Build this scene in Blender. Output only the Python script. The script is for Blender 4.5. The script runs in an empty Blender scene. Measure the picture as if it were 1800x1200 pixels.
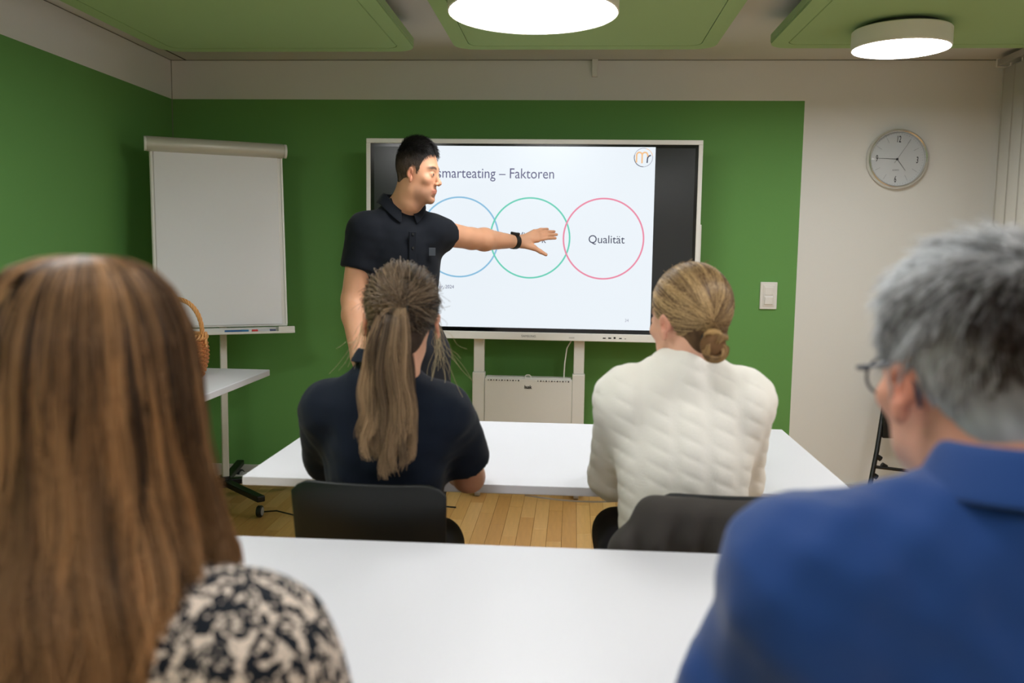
import bpy, bmesh, math, random
import numpy as np
from mathutils import Vector, Matrix
random.seed(7); rng = np.random.default_rng(11)
PI = math.pi
sc = bpy.context.scene
COL = sc.collection

# ------------------------------------------------------------------ camera, world, lights, exposure
def cam_axes(yaw, pitch, roll):
    f = Vector((math.sin(yaw)*math.cos(pitch), math.cos(yaw)*math.cos(pitch), math.sin(pitch)))
    r = Vector((math.cos(yaw), -math.sin(yaw), 0)); u = r.cross(f)
    c, s = math.cos(roll), math.sin(roll)
    return c*r + s*u, -s*r + c*u, f
CAM_H = 1.368
_r, _u, _f = cam_axes(-.0689, -.1025, .0146)
cd = bpy.data.cameras.new('camera'); cam = bpy.data.objects.new('camera', cd); COL.objects.link(cam)
m = Matrix((_r, _u, -_f)).transposed().to_4x4(); m.translation = (0, 0, CAM_H); cam.matrix_world = m
cd.sensor_width = 36; cd.lens = 1550/1800*36; cd.clip_start = .05
cd.dof.use_dof = True; cd.dof.focus_distance = 3.75; cd.dof.aperture_fstop = 3.0
sc.camera = cam
sc.view_settings.view_transform = 'Standard'; sc.view_settings.look = 'None'
sc.view_settings.gamma = 1; sc.view_settings.use_curve_mapping = False
sc.view_settings.exposure = 0.12
sc.cycles.use_denoising = True
sc.cycles.max_bounces = 8
sc.cycles.sample_clamp_indirect = 6
w = bpy.data.worlds.new('world'); sc.world = w; w.use_nodes = True
w.node_tree.nodes['Background'].inputs[0].default_value = (.8, .85, .9, 1)
w.node_tree.nodes['Background'].inputs[1].default_value = .15
LAMP_E = 19.0            # radiance of the round lamps' diffusers
SCREEN_E = .86

# ------------------------------------------------------------------ materials
def lin(r, g, b):
    return tuple(((c/255)/12.92 if c/255 <= .04045 else ((c/255+.055)/1.055)**2.4) for c in (r, g, b)) + (1,)
def mat(name, rgb, rough=.6, metal=0, bump=0, bscale=60, var=0, spec=.5, emit=None, sheen=0, detail=4, stretch=None):
    """procedural material: colour, slight noise variation and relief"""
    ma = bpy.data.materials.new(name); ma.use_nodes = True
    nt = ma.node_tree; b = nt.nodes['Principled BSDF']
    b.inputs['Base Color'].default_value = lin(*rgb); b.inputs['Roughness'].default_value = rough
    b.inputs['Metallic'].default_value = metal; b.inputs['Specular IOR Level'].default_value = spec
    if sheen: b.inputs['Sheen Weight'].default_value = sheen
    if emit is not None:
        b.inputs['Emission Color'].default_value = lin(*rgb); b.inputs['Emission Strength'].default_value = emit
    tc = nt.nodes.new('ShaderNodeTexCoord'); mp = nt.nodes.new('ShaderNodeMapping')
    nt.links.new(tc.outputs['Object'], mp.inputs[0])
    if stretch: mp.inputs['Scale'].default_value = stretch
    n = nt.nodes.new('ShaderNodeTexNoise'); n.inputs['Scale'].default_value = bscale; n.inputs['Detail'].default_value = detail
    nt.links.new(mp.outputs[0], n.inputs['Vector'])
    if var:
        mx = nt.nodes.new('ShaderNodeMix'); mx.data_type = 'RGBA'
        c = lin(*rgb)
        mx.inputs[6].default_value = tuple(x*(1-var) for x in c[:3])+(1,)
        mx.inputs[7].default_value = tuple(min(1, x*(1+var)) for x in c[:3])+(1,)
        nt.links.new(n.outputs['Fac'], mx.inputs[0]); nt.links.new(mx.outputs[2], b.inputs['Base Color'])
    if bump:
        bp = nt.nodes.new('ShaderNodeBump'); bp.inputs['Strength'].default_value = bump; bp.inputs['Distance'].default_value = .002
        nt.links.new(n.outputs['Fac'], bp.inputs['Height']); nt.links.new(bp.outputs[0], b.inputs['Normal'])
    return ma
def attr_mat(name, rough=.5, bump=0, bscale=200, spec=.4, sub=0, sheen=0, stretch=None):
    """colour comes from the mesh's own colour attribute (hair strands, skin)"""
    ma = bpy.data.materials.new(name); ma.use_nodes = True
    nt = ma.node_tree; b = nt.nodes['Principled BSDF']
    a = nt.nodes.new('ShaderNodeAttribute'); a.attribute_name = 'col'
    nt.links.new(a.outputs['Color'], b.inputs['Base Color'])
    b.inputs['Roughness'].default_value = rough; b.inputs['Specular IOR Level'].default_value = spec
    if sub:
        b.inputs['Subsurface Weight'].default_value = sub; b.inputs['Subsurface Radius'].default_value = (.01, .004, .002)
        b.inputs['Subsurface Scale'].default_value = 1
    if bump:
        n = nt.nodes.new('ShaderNodeTexNoise'); n.inputs['Scale'].default_value = bscale
        tc = nt.nodes.new('ShaderNodeTexCoord'); nt.links.new(tc.outputs['Object'], n.inputs['Vector'])
        bp = nt.nodes.new('ShaderNodeBump'); bp.inputs['Strength'].default_value = bump; bp.inputs['Distance'].default_value = .001
        nt.links.new(n.outputs['Fac'], bp.inputs['Height']); nt.links.new(bp.outputs[0], b.inputs['Normal'])
    return ma

M = {}
M['green'] = mat('green_paint', (106, 158, 87), .75, bump=.15, bscale=240, var=.03, spec=.25)
M['wall'] = mat('white_paint', (229, 229, 226), .8, bump=.15, bscale=240, var=.02, spec=.2)
M['ceil'] = mat('ceiling_paint', (208, 208, 202), .85, bump=.15, bscale=200, var=.02, spec=.2)
M['felt'] = mat('green_felt', (150, 180, 118), .95, bump=.5, bscale=500, var=.06, spec=.1, sheen=.15)
M['base'] = mat('baseboard_paint', (205, 203, 198), .5)
M['lampwhite'] = mat('lamp_white', (235, 230, 220), .45, var=.01)
M['lampdark'] = mat('lamp_back', (60, 62, 58), .6)
M['glow'] = mat('lamp_diffuser', (251, 251, 252), .5, emit=LAMP_E)
M['glow_small'] = mat('lamp_diffuser_small', (251, 251, 252), .5, emit=LAMP_E*1.9)
M['blind'] = mat('blind_fabric', (222, 218, 212), .8, bump=.2, bscale=300, spec=.2)
M['alu'] = mat('aluminium', (190, 190, 188), .35, metal=.8)
M['chrome'] = mat('chrome', (215, 215, 215), .12, metal=1)
M['white_plastic'] = mat('white_plastic', (232, 230, 226), .35, var=.01)
M['white_metal'] = mat('white_metal', (222, 220, 215), .4, var=.01)
M['grey_plastic'] = mat('grey_plastic', (150, 150, 150), .4)
M['black_plastic'] = mat('black_plastic', (14, 17, 17), .45, bump=.1, bscale=900, spec=.4)
M['black_metal'] = mat('black_metal', (12, 14, 15), .4, spec=.5)
M['tabletop'] = mat('white_laminate', (214, 214, 220), .38, bump=.05, bscale=900, spec=.45)
M['tableedge'] = mat('table_edging', (205, 203, 200), .5)
M['screen_black'] = mat('screen_glass', (10, 12, 14), .12, spec=.6)
M['screen_grey'] = mat('screen_idle', (38, 42, 46), .2, spec=.6)
M['bezel'] = mat('screen_bezel', (238, 237, 234), .4, var=.01)
M['paper'] = mat('flipchart_paper', (232, 231, 236), .7, var=.01)
M['roller'] = mat('roller_silver', (198, 196, 184), .4, metal=.2)
def flat_emit(name, rgb, e=SCREEN_E):
    ma = bpy.data.materials.new(name); ma.use_nodes = True
    b = ma.node_tree.nodes['Principled BSDF']; b.inputs['Base Color'].default_value = (0.01, .01, .01, 1)
    b.inputs['Roughness'].default_value = .3
    b.inputs['Emission Color'].default_value = lin(*rgb); b.inputs['Emission Strength'].default_value = e
    return ma
M['slide'] = flat_emit('slide_white', (238, 246, 253), .88)
M['s_blue'] = flat_emit('slide_blue', (140, 195, 228)); M['s_teal'] = flat_emit('slide_teal', (105, 213, 188))
M['s_pink'] = flat_emit('slide_pink', (240, 140, 168)); M['s_text'] = flat_emit('slide_text', (88, 88, 128))
M['s_pale'] = flat_emit('slide_pale', (170, 172, 190)); M['s_orange'] = flat_emit('slide_orange', (250, 196, 140))
M['s_navy'] = flat_emit('slide_navy', (52, 58, 88))

# ------------------------------------------------------------------ object helpers
def link(name, me, ma=None, parent=None, smooth=False, kind=None):
    o = bpy.data.objects.new(name, me); COL.objects.link(o)
    if ma is not None:
        for x in (ma if isinstance(ma, (list, tuple)) else [ma]): me.materials.append(x)
    if smooth:
        me.polygons.foreach_set('use_smooth', np.ones(len(me.polygons), dtype=bool))
    if parent is not None: o.parent = parent
    if kind: o['kind'] = kind
    return o
def tag(o, label, cat, group=None):
    o['label'] = label; o['category'] = cat
    if group: o['group'] = group
    return o
def thing(name, label, cat, loc=(0, 0, 0), rz=0, group=None):
    o = bpy.data.objects.new(name, None); COL.objects.link(o)
    o.location = loc; o.rotation_euler = (0, 0, rz); o.empty_display_size = .1
    return tag(o, label, cat, group)
def struct(o): o['kind'] = 'structure'; return o
class MB:
    """collects simple shapes into one bmesh"""
    def __init__(s): s.bm = bmesh.new()
    def box(s, lo, hi, bev=0, M4=None, seg=2):
        t = bmesh.new(); bmesh.ops.create_cube(t, size=1)
        lo = Vector(lo); hi = Vector(hi)
        for v in t.verts: v.co = Vector(((lo[i]+hi[i])/2 + v.co[i]*(hi[i]-lo[i]) for i in range(3)))
        if bev: bmesh.ops.bevel(t, geom=t.edges[:], offset=bev, segments=seg, affect='EDGES', profile=.5)
        s._add(t, M4); return s
    def _add(s, t, M4=None):
        if M4 is not None: bmesh.ops.transform(t, matrix=M4, verts=t.verts)
        me = bpy.data.meshes.new('t'); t.to_mesh(me); t.free(); s.bm.from_mesh(me); bpy.data.meshes.remove(me)
    def cyl(s, a, b, ra, rb=None, n=20, cap=True):
        rb = ra if rb is None else rb
        a = Vector(a); b = Vector(b); d = b-a
        t = bmesh.new(); bmesh.ops.create_cone(t, cap_ends=cap, segments=n, radius1=ra, radius2=rb, depth=d.length)
        s._add(t, Matrix.Translation((a+b)/2) @ d.to_track_quat('Z', 'Y').to_matrix().to_4x4()); return s
    def lathe(s, prof, n=40, M4=None, closed=False):
        t = bmesh.new(); rings = []
        for r, z in prof:
            rings.append([t.verts.new((r*math.cos(2*PI*i/n), r*math.sin(2*PI*i/n), z)) for i in range(n)] if r > 1e-6 else [t.verts.new((0, 0, z))])
        pr = list(zip(rings, rings[1:])) + ([(rings[-1], rings[0])] if closed else [])
        for A, B in pr:
            for i in range(n):
                j = (i+1) % n
                if len(A) == 1 and len(B) > 1: t.faces.new((A[0], B[i], B[j]))
                elif len(B) == 1 and len(A) > 1: t.faces.new((A[i], A[j], B[0])[::-1])
                elif len(A) > 1: t.faces.new((A[i], A[j], B[j], B[i]))
        bmesh.ops.recalc_face_normals(t, faces=t.faces[:])
        s._add(t, M4); return s
    def tube(s, pts, r, n=8, closed=False):
        pts = [Vector(p) for p in pts]; N = len(pts); t = bmesh.new(); rings = []
        rr = r if isinstance(r, (list, tuple)) else [r]*N
        up = None
        for i, p in enumerate(pts):
            d = (pts[(i+1) % N]-pts[i-1]) if closed else (pts[min(i+1, N-1)]-pts[max(i-1, 0)])
            d.normalize()
            if up is None: up = d.orthogonal().normalized()
            up = (up - d*up.dot(d)).normalized(); sd = d.cross(up)
            rings.append([t.verts.new(p + (up*math.cos(2*PI*k/n)+sd*math.sin(2*PI*k/n))*rr[i]) for k in range(n)])
        for i in range(N if closed else N-1):
            A, B = rings[i], rings[(i+1) % N]
            for k in range(n): t.faces.new((A[k], A[(k+1) % n], B[(k+1) % n], B[k]))
        if not closed: t.faces.new(rings[0][::-1]); t.faces.new(rings[-1])
        s._add(t); return s
    def prism(s, poly, z0, z1, M4=None, bev=0):
        t = bmesh.new()
        A = [t.verts.new((x, y, z0)) for x, y in poly]; B = [t.verts.new((x, y, z1)) for x, y in poly]
        n = len(poly); t.faces.new(A[::-1]); t.faces.new(B)
        for i in range(n): t.faces.new((A[i], A[(i+1) % n], B[(i+1) % n], B[i]))
        bmesh.ops.recalc_face_normals(t, faces=t.faces[:])
        if bev: bmesh.ops.bevel(t, geom=[e for e in t.edges if abs(e.verts[0].co.z-e.verts[1].co.z) < 1e-6], offset=bev, segments=2, affect='EDGES')
        s._add(t, M4); return s
    def build(s, name, ma, parent=None, smooth=False, kind=None):
        me = bpy.data.meshes.new(name); s.bm.to_mesh(me); s.bm.free()
        if smooth:
            try: me.set_sharp_from_angle(angle=R_(40))
            except Exception: pass
        return link(name, me, ma, parent, smooth, kind)
def R_(d): return math.radians(d)
def rrect(x0, y0, x1, y1, r, n=8):
    P = []
    for cx, cy, a0 in ((x1-r, y0+r, -90), (x1-r, y1-r, 0), (x0+r, y1-r, 90), (x0+r, y0+r, 180)):
        for i in range(n+1):
            a = R_(a0+90*i/n); P.append((cx+r*math.cos(a), cy+r*math.sin(a)))
    return P
def text_mesh(body, size, sx=1.0, ext=.0006, align='LEFT', bold=0):
    cu = bpy.data.curves.new('t', 'FONT'); cu.body = body; cu.size = size; cu.extrude = ext; cu.align_x = align; cu.resolution_u = 3
    cu.offset = bold
    ob = bpy.data.objects.new('t', cu); COL.objects.link(ob)
    me = bpy.data.meshes.new_from_object(ob.evaluated_get(bpy.context.evaluated_depsgraph_get()))
    bpy.data.objects.remove(ob); bpy.data.curves.remove(cu)
    me.transform(Matrix.Diagonal((sx, 1, 1, 1)))
    return me
def text_on_wall(name, body, size, loc, ma, parent=None, sx=1.0, align='LEFT', bold=0, rot=0):
    """lettering facing the -Y side"""
    me = text_mesh(body, size, sx, align=align, bold=bold)
    me.transform(Matrix.Translation(loc) @ Matrix.Rotation(R_(90), 4, 'X') @ Matrix.Rotation(rot, 4, 'Z'))
    me.materials.clear()
    return link(name, me, ma, parent)
def copy_tree(o, parent=None):
    c = o.copy(); COL.objects.link(c); c.parent = parent
    for ch in list(o.children): copy_tree(ch, c)
    return c
# ------------------------------------------------------------------ room shell
XL, XR, YB, YF, H, G = -2.337, 2.283, 5.055, -2.2, 2.43, 2.21
struct(MB().box((XL-.1, YF-.1, -.12), (XR+.1, YB+.1, -.012)).build('floor', mat('subfloor', (120, 84, 48), .7)))
floor = bpy.data.objects['floor']
struct(MB().box((XL-.1, YF-.1, H), (XR+.1, YB+.1, H+.1)).build('ceiling', M['ceil']))
def faced(name, pieces, parent=None):
    """one wall object made of paint fields that meet edge to edge"""
    b = bmesh.new(); mats = []
    for (lo, hi, ma) in pieces:
        if ma not in mats: mats.append(ma)
        t = bmesh.new(); bmesh.ops.create_cube(t, size=1)
        for v in t.verts: v.co = Vector(((lo[i]+hi[i])/2+v.co[i]*(hi[i]-lo[i]) for i in range(3)))
        for f in t.faces: f.material_index = mats.index(ma)
        me = bpy.data.meshes.new('t'); t.to_mesh(me); t.free(); b.from_mesh(me); bpy.data.meshes.remove(me)
    me = bpy.data.meshes.new(name); b.to_mesh(me); b.free()
    return struct(link(name, me, mats, parent))
GX = 1.245
faced('wall_back', [((XL, YB, -.02), (GX, YB+.1, G), M['green']), ((XL, YB, G), (GX, YB+.1, H), M['wall']), ((GX, YB, -.02), (XR, YB+.1, H), M['wall'])])
faced('wall_left', [((XL-.1, YF, -.02), (XL, YB+.1, G), M['green']), ((XL-.1, YF, G), (XL, YB+.1, H), M['wall'])])
faced('wall_right', [((XR, YF, -.02), (XR+.1, YB+.1, H), M['wall'])])
faced('wall_front', [((XL-.1, YF-.1, -.02), (XR+.1, YF, H), M['wall'])])
struct(MB().box((XL, YB-.014, 0), (XR, YB, .075), .003).build('baseboard_back', M['base']))
struct(MB().box((XL, YF, 0), (XL+.014, YB-.015, .075), .003).build('baseboard_left', M['base']))
dk = mat('shadow_gap', (35, 38, 32), .9)
# joint between wall and ceiling and at the corner, painter's caulk line
struct(MB().box((XL, YB-.003, H-.004), (XR, YB, H-.001)).box((XL, YF, H-.004), (XL+.003, YB, H-.001)).box((XL, YB-.003, 0), (XL+.003, YB, H)).build('trim_1', mat('joint_line', (128, 128, 116), .9)))
struct(MB().box((-2.254, YF, H-.0015), (-2.246, YB, H+.001)).build('trim_2', dk))
# parquet strips: those seen between the tables one by one, the rest joined
def oak(name, rgb):
    ma = mat(name, rgb, .42, var=.16, bscale=7, detail=6, bump=.08, stretch=(9, 1, 1), spec=.4)
    return ma
oaks = [oak('oak_%s' % n, c) for n, c in (('light', (212, 164, 100)), ('mid', (207, 157, 94)), ('warm', (201, 150, 88)), ('pale', (216, 169, 107)))]
PW, PL = .072, .50
strip_me = []
for k in range(4):
    b = bmesh.new(); t = MB().box((.0006, .0006, -.012), (PW-.0006, PL-.0006, 0), .0008, seg=1)
    me = bpy.data.meshes.new('parquet_strip'); t.bm.to_mesh(me); t.bm.free(); b.free(); me.materials.append(oaks[k]); strip_me.append(me)
rest = [bmesh.new() for _ in range(4)]
x = XL; i = 0
while x < XR-.001:
    y = YF - (i*.37 % 1)*PL
    while y < YB:
        k = random.randrange(4)
        x1 = min(x+PW, XR); y0 = max(y, YF); y1 = min(y+PL, YB)
        inner = (-1.75 < x < 1.0) and (3.3 < y < 4.8) and x+PW <= XR and y+PL <= YB
        if inner:
            o = bpy.data.objects.new('parquet_strip', strip_me[k]); COL.objects.link(o); o.location = (x, y, 0); o.parent = floor
        elif y1-y0 > .01:
            t = bmesh.new(); bmesh.ops.create_cube(t, size=1)
            lo = (x+.0006, y0+.0006, -.012); hi = (x1-.0006, y1-.0006, 0)
            for v in t.verts: v.co = Vector(((lo[q]+hi[q])/2+v.co[q]*(hi[q]-lo[q]) for q in range(3)))
            me = bpy.data.meshes.new('t'); t.to_mesh(me); t.free()
            for p in me.polygons: p.material_index = k
            rest[0].from_mesh(me); bpy.data.meshes.remove(me)
        y += PL
    x += PW; i += 1
me = bpy.data.meshes.new('parquet'); rest[0].to_mesh(me); link('parquet', me, oaks, floor, kind='stuff')
for r in rest: r.free()

# ------------------------------------------------------------------ acoustic panels under the ceiling
def acoustic_panel(x0, x1, y0, y1, label):
    t = thing('acoustic_panel', label, 'ceiling panel', ((x0+x1)/2, (y0+y1)/2, 2.30), group='green ceiling panels')
    w, d = (x1-x0)/2, (y1-y0)/2
    MB().prism(rrect(-w, -d, w, d, .1), .006, .045, bev=.004).build('felt_body', M['felt'], t)
    MB().prism(rrect(-w+.075, -d+.075, w-.075, d-.075, .055), .0, .0055, bev=.002).build('felt_face', M['felt'], t)
    # flat rim level with the face, leaving the stitched groove between
    o = rrect(-w+.003, -d+.003, w-.003, d-.003, .098); i_ = rrect(-w+.072, -d+.072, w-.072, d-.072, .058)
    b = bmesh.new(); A = [b.verts.new((p[0], p[1], .0)) for p in o]; B = [b.verts.new((p[0], p[1], .0)) for p in i_]
    C = [b.verts.new((p[0], p[1], .006)) for p in o]; D = [b.verts.new((p[0], p[1], .006)) for p in i_]
    n = len(o)
    for k in range(n):
        j = (k+1) % n
        b.faces.new((A[k], A[j], B[j], B[k])[::-1]); b.faces.new((A[k], A[j], C[j], C[k])); b.faces.new((B[k], B[j], D[j], D[k])[::-1])
    bmesh.ops.recalc_face_normals(b, faces=b.faces[:])
    me = bpy.data.meshes.new('felt_rim'); b.to_mesh(me); b.free(); link('felt_rim', me, M['felt'], t)
    for sx in (-1, 1):
        for sy in (-1, 1): MB().cyl((sx*w*.6, sy*d*.75, .045), (sx*w*.6, sy*d*.75, H-2.30), .012, n=12).build('hanger', M['lampdark'], t)
    return t
acoustic_panel(-2.0, -.765, 1.35, 4.26, 'left green felt acoustic panel above the flipchart')
acoustic_panel(-.575, .62, 1.35, 4.22, 'middle green felt acoustic panel carrying the larger round lamp')
acoustic_panel(.85, 2.08, 1.35, 4.20, 'right green felt acoustic panel carrying the smaller round lamp')
acoustic_panel(-2.0, -.2, -1.4, .6, 'green felt acoustic panel at the rear left, outside the frame')
acoustic_panel(.1, 1.9, -1.4, .6, 'green felt acoustic panel at the rear right, outside the frame')
def ceiling_lamp(x, y, r, label, zb=2.205, hh=.075, glow='glow'):
    t = thing('ceiling_lamp', label, 'lamp', (x, y, zb), group='round ceiling lamps')
    MB().lathe([(r*.985, .004), (r, 0), (r+.004, .004), (r+.004, hh-.004), (r, hh), (r*.5, hh), (0, hh)], 72).build('housing', M['lampwhite'], t, smooth=True)
    MB().lathe([(0, .002), (r*.984, .002), (r*.984, .008), (0, .008)], 72).build('diffuser', M[glow], t)
    MB().lathe([(0, hh), (r*.78, hh), (r*.78, 2.30-zb), (0, 2.30-zb)], 48).build('mount', M['lampdark'], t, smooth=True)
    return t
ceiling_lamp(-.165, 3.23, .30, 'large round ceiling lamp with glowing white disc under the middle panel')
ceiling_lamp(1.305, 3.79, .187, 'small round drum lamp under the right panel above the clock', glow='glow_small')
# lamps outside the frame; the last two are added fill for people's backs
for x, y, r, l in ((-1.42, 1.85, .30, 'near the left wall'), (1.45, 1.75, .30, 'near the right wall'), (-.165, 1.1, .22, 'over the front table'), (-1.1, -.7, .30, 'added behind the nearest woman to light her back'), (.95, -.7, .30, 'added behind the nearest man to light his back')):
    ceiling_lamp(x, y, r, 'round ceiling lamp of the row outside the frame, '+l)
tag(MB().box((.075, YB-.03, 2.335), (.107, YB-.0005, H-.0005), .003).build('conduit_cover', M['wall']), 'short white conduit cover stub under the ceiling above the screen', 'conduit')

# ------------------------------------------------------------------ vertical blind on the right wall
bl = thing('vertical_blind', 'white vertical slat blind with aluminium rail at right wall', 'blind', (XR, 4.2, 0))
bl_w = lambda x, y, z: (x-XR, y-4.2, z)
MB().box(bl_w(XR-.085, 2.6, 2.37), bl_w(XR-.03, 4.93, 2.405), .003).build('head_rail', M['alu'], bl)
MB().box(bl_w(XR-.088, 4.93, 2.365), bl_w(XR-.027, 4.942, 2.41), .002).build('end_cap', M['white_plastic'], bl)
MB().cyl(bl_w(XR-.058, 4.925, 2.385), bl_w(XR-.058, 4.905, 2.385), .006, n=10).build('screw', M['black_metal'], bl)
y = 4.90
k = 0
while y > 2.7:
    t = MB(); n = 7; bm = t.bm
    prof = [(-.0585-.004*math.sin(PI*j/(n-1)), y - .125*j/(n-1)) for j in range(n)]
    for zz in ((.04, 2.352),):
        A = [bm.verts.new(bl_w(XR+px+.012*(1 if k % 2 else 1)*(j/(n-1)-.5)*2*.6, py, zz[0])) for j, (px, py) in enumerate(prof)]
        B = [bm.verts.new(bl_w(XR+px+.012*(j/(n-1)-.5)*2*.6, py, zz[1])) for j, (px, py) in enumerate(prof)]
        for j in range(n-1): bm.faces.new((A[j], A[j+1], B[j+1], B[j]))
    o = t.build('slat', M['blind'], bl, smooth=True)
    sm = o.modifiers.new('s', 'SOLIDIFY'); sm.thickness = .0012
    MB().box(bl_w(XR-.062, y-.066, 2.345), bl_w(XR-.054, y-.058, 2.372), .001, seg=1).build('hook', M['white_plastic'], bl)
    y -= .118; k += 1

# ------------------------------------------------------------------ wall clock
ck = thing('wall_clock', 'round white wall clock with chrome rim right of the green wall', 'clock', (1.749, YB, 1.897))
Rm = Matrix.Rotation(R_(90), 4, 'X')
r = .162
MB().lathe([(r*.9, .004), (r*.97, .0), (r*1.0, .008), (r*1.0, .03), (r*.97, .045), (r*.93, .05), (r*.895, .044), (r*.89, .02)], 80, Rm).build('rim', mat('clock_rim', (228, 228, 225), .22, metal=.75), ck, smooth=True)
MB().lathe([(0, .014), (r*.9, .014), (r*.9, .018), (0, .018)], 64, Rm).build('dial', mat('clock_dial', (226, 228, 228), .5), ck)
ink = mat('clock_ink', (40, 42, 44), .5); inkp = mat('clock_ink_grey', (120, 122, 122), .5)
tk = MB()
for k in range(12):
    if k % 3 == 0: continue
    a = R_(90-30*k + -2)
    for_ = Matrix.Rotation(a, 4, 'Y')
    d = Vector((math.cos(a), 0, math.sin(a)))
    tk.cyl(d*.098+Vector((0, -.0185, 0)), d*.128+Vector((0, -.0185, 0)), .0006, n=5)
tk.build('hour_mark', inkp, ck, kind='stuff')
tk = MB()
for k in range(60):
    a = R_(6*k-2); d = Vector((math.cos(a), 0, math.sin(a)))
    tk.cyl(d*.134+Vector((0, -.0185, 0)), d*.139+Vector((0, -.0185, 0)), .0005, n=4)
tk.build('minute_mark', inkp, ck, kind='stuff')
for s_, a in (('12', 90), ('3', 0), ('6', -90), ('9', 180)):
    a = R_(a-2); d = (math.cos(a)*.108, math.sin(a)*.108)
    text_on_wall('numeral', s_, .050, (d[0], -.0185, d[1]-.017), ink, ck, sx=.5, align='CENTER', rot=R_(-2), bold=.0004)
text_on_wall('dial_lettering', 'QUARTZ', .009, (-.004, -.0185, -.062), inkp, ck, align='CENTER')
def hand_(name, ang, L, rr, tail=.0):
    d = Vector((math.sin(R_(ang)), 0, math.cos(R_(ang)))); o = Vector((0, -.022, 0))
    MB().cyl(o-d*tail, o+d*L, rr*1.3, rr*.7, n=6).build(name, ink, ck)
hand_('hour_hand', 143, .078, .0012); hand_('minute_hand', 272, .108, .0012); hand_('second_hand', 33, .125, .0006, .025)
MB().cyl((0, -.017, 0), (0, -.027, 0), .0055, n=16).build('hub', ink, ck)
gl = bpy.data.materials.new('clock_glass'); gl.use_nodes = True; nt = gl.node_tree; nt.nodes.clear()
out = nt.nodes.new('ShaderNodeOutputMaterial'); tr = nt.nodes.new('ShaderNodeBsdfTransparent'); g2 = nt.nodes.new('ShaderNodeBsdfGlossy'); g2.inputs['Roughness'].default_value = .05
mx = nt.nodes.new('ShaderNodeMixShader'); lw = nt.nodes.new('ShaderNodeFresnel'); lw.inputs[0].default_value = 1.45
nt.links.new(lw.outputs[0], mx.inputs[0]); nt.links.new(tr.outputs[0], mx.inputs[1]); nt.links.new(g2.outputs[0], mx.inputs[2]); nt.links.new(mx.outputs[0], out.inputs[0])
M['glass'] = gl
MB().lathe([(0, .052), (r*.3, .051), (r*.6, .0475), (r*.89, .04)], 48, Rm).build('glass', gl, ck, smooth=True)

# ------------------------------------------------------------------ light switch
sw = thing('light_switch', 'white wall switch plate with rocker on the green wall', 'switch', (1.093, YB, 1.138))
MB().box((-.047, -.012, -.076), (.047, 0, .076), .003).build('plate', M['white_plastic'], sw)
MB().box((-.031, -.016, -.06), (.031, -.011, .06), .002).build('inner_frame', M['white_plastic'], sw)
MB().box((-.024, -.024, -.05), (.024, -.015, -.004), .004).build('rocker', M['white_plastic'], sw)
MB().box((-.024, -.019, .004), (.024, -.015, .05), .002).build('blank_cover', M['white_plastic'], sw)

# ------------------------------------------------------------------ interactive screen on its stand
TY = 4.75
tvx0, tvx1, tvz0, tvz1 = -1.128, .660, .888, 1.957
tv = thing('display_screen', 'large white framed interactive display screen showing a slide', 'screen', ((tvx0+tvx1)/2, TY, tvz0))
cxv = (tvx0+tvx1)/2
def L(x, y, z): return (x-cxv, y-TY, z-tvz0)
b = MB()
b.box(L(tvx0, TY, tvz1-.024), L(tvx1, TY+.06, tvz1), .003); b.box(L(tvx0, TY, tvz0), L(tvx1, TY+.06, tvz0+.042), .003)
b.box(L(tvx0, TY, tvz0+.042), L(tvx0+.022, TY+.06, tvz1-.024), .002); b.box(L(tvx1-.022, TY, tvz0+.042), L(tvx1, TY+.06, tvz1-.024), .002)
b.build('frame', M['bezel'], tv)
MB().box(L(tvx0+.02, TY+.02, tvz0+.04), L(tvx1-.02, TY+.075, tvz1-.02)).build('back_housing', M['grey_plastic'], tv)
MB().box(L(tvx0+.022, TY+.008, tvz0+.042), L(tvx1-.022, TY+.02, tvz1-.024)).build('black_border', M['screen_black'], tv)
MB().box(L(tvx0+.042, TY+.006, tvz0+.062), L(tvx1-.038, TY+.0085, tvz1-.042)).build('side_bar_area', M['screen_grey'], tv)
SZ0, SZ1, SX0, SX1 = .953, 1.920, -.86, .414
sl = MB().box(L(SX0, TY+.0045, SZ0), L(SX1, TY+.0065, SZ1)).build('slide', M['slide'], tv)
def on_slide(o): o.parent = sl
def ring_flat(cx, cz, r, w_, ma, y, a0=0, a1=360, n=96):
    bm = bmesh.new(); A = []; B = []
    for k in range(n+1):
        a = R_(a0+(a1-a0)*k/n)
        A.append(bm.verts.new(L(cx+(r-w_/2)*math.cos(a), y, cz+(r-w_/2)*math.sin(a)))); B.append(bm.verts.new(L(cx+(r+w_/2)*math.cos(a), y, cz+(r+w_/2)*math.sin(a))))
    for k in range(n): bm.faces.new((A[k], B[k], B[k+1], A[k+1])[::-1])
    for f in bm.faces:
        f.normal_update()
        if f.normal.y > 0: f.normal_flip()
    me = bpy.data.meshes.new('ring'); bm.to_mesh(me); bm.free(); return link('circle_outline', me, ma, sl)
ring_flat(-.622, 1.437, .2125, .0085, M['s_blue'], TY+.0041)
ring_flat(-.240, 1.437, .2125, .0085, M['s_teal'], TY+.0038)
ring_flat(.152, 1.438, .2125, .0085, M['s_pink'], TY+.0035)
def st(body, size, x, z, ma, sx=1, align='LEFT', bold=0): return text_on_wall('slide_text', body, size, L(x, TY+.0038, z), ma, sl, sx, align, bold)
st('smarteating – Faktoren', .0765, -.745, 1.752, M['s_text'], .88)
st('Qualität', .061, .168, 1.415, M['s_navy'], .97, 'CENTER')
st("Vi", .056, -.307, 1.430, M['s_navy'], .9); st('k', .056, -.178, 1.412, M['s_navy'], .9)
st('derer, 2024', .027, -.763, 1.160, M['s_text'], .9)
st('34', .024, .277, .997, M['s_pale'], .9)
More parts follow.
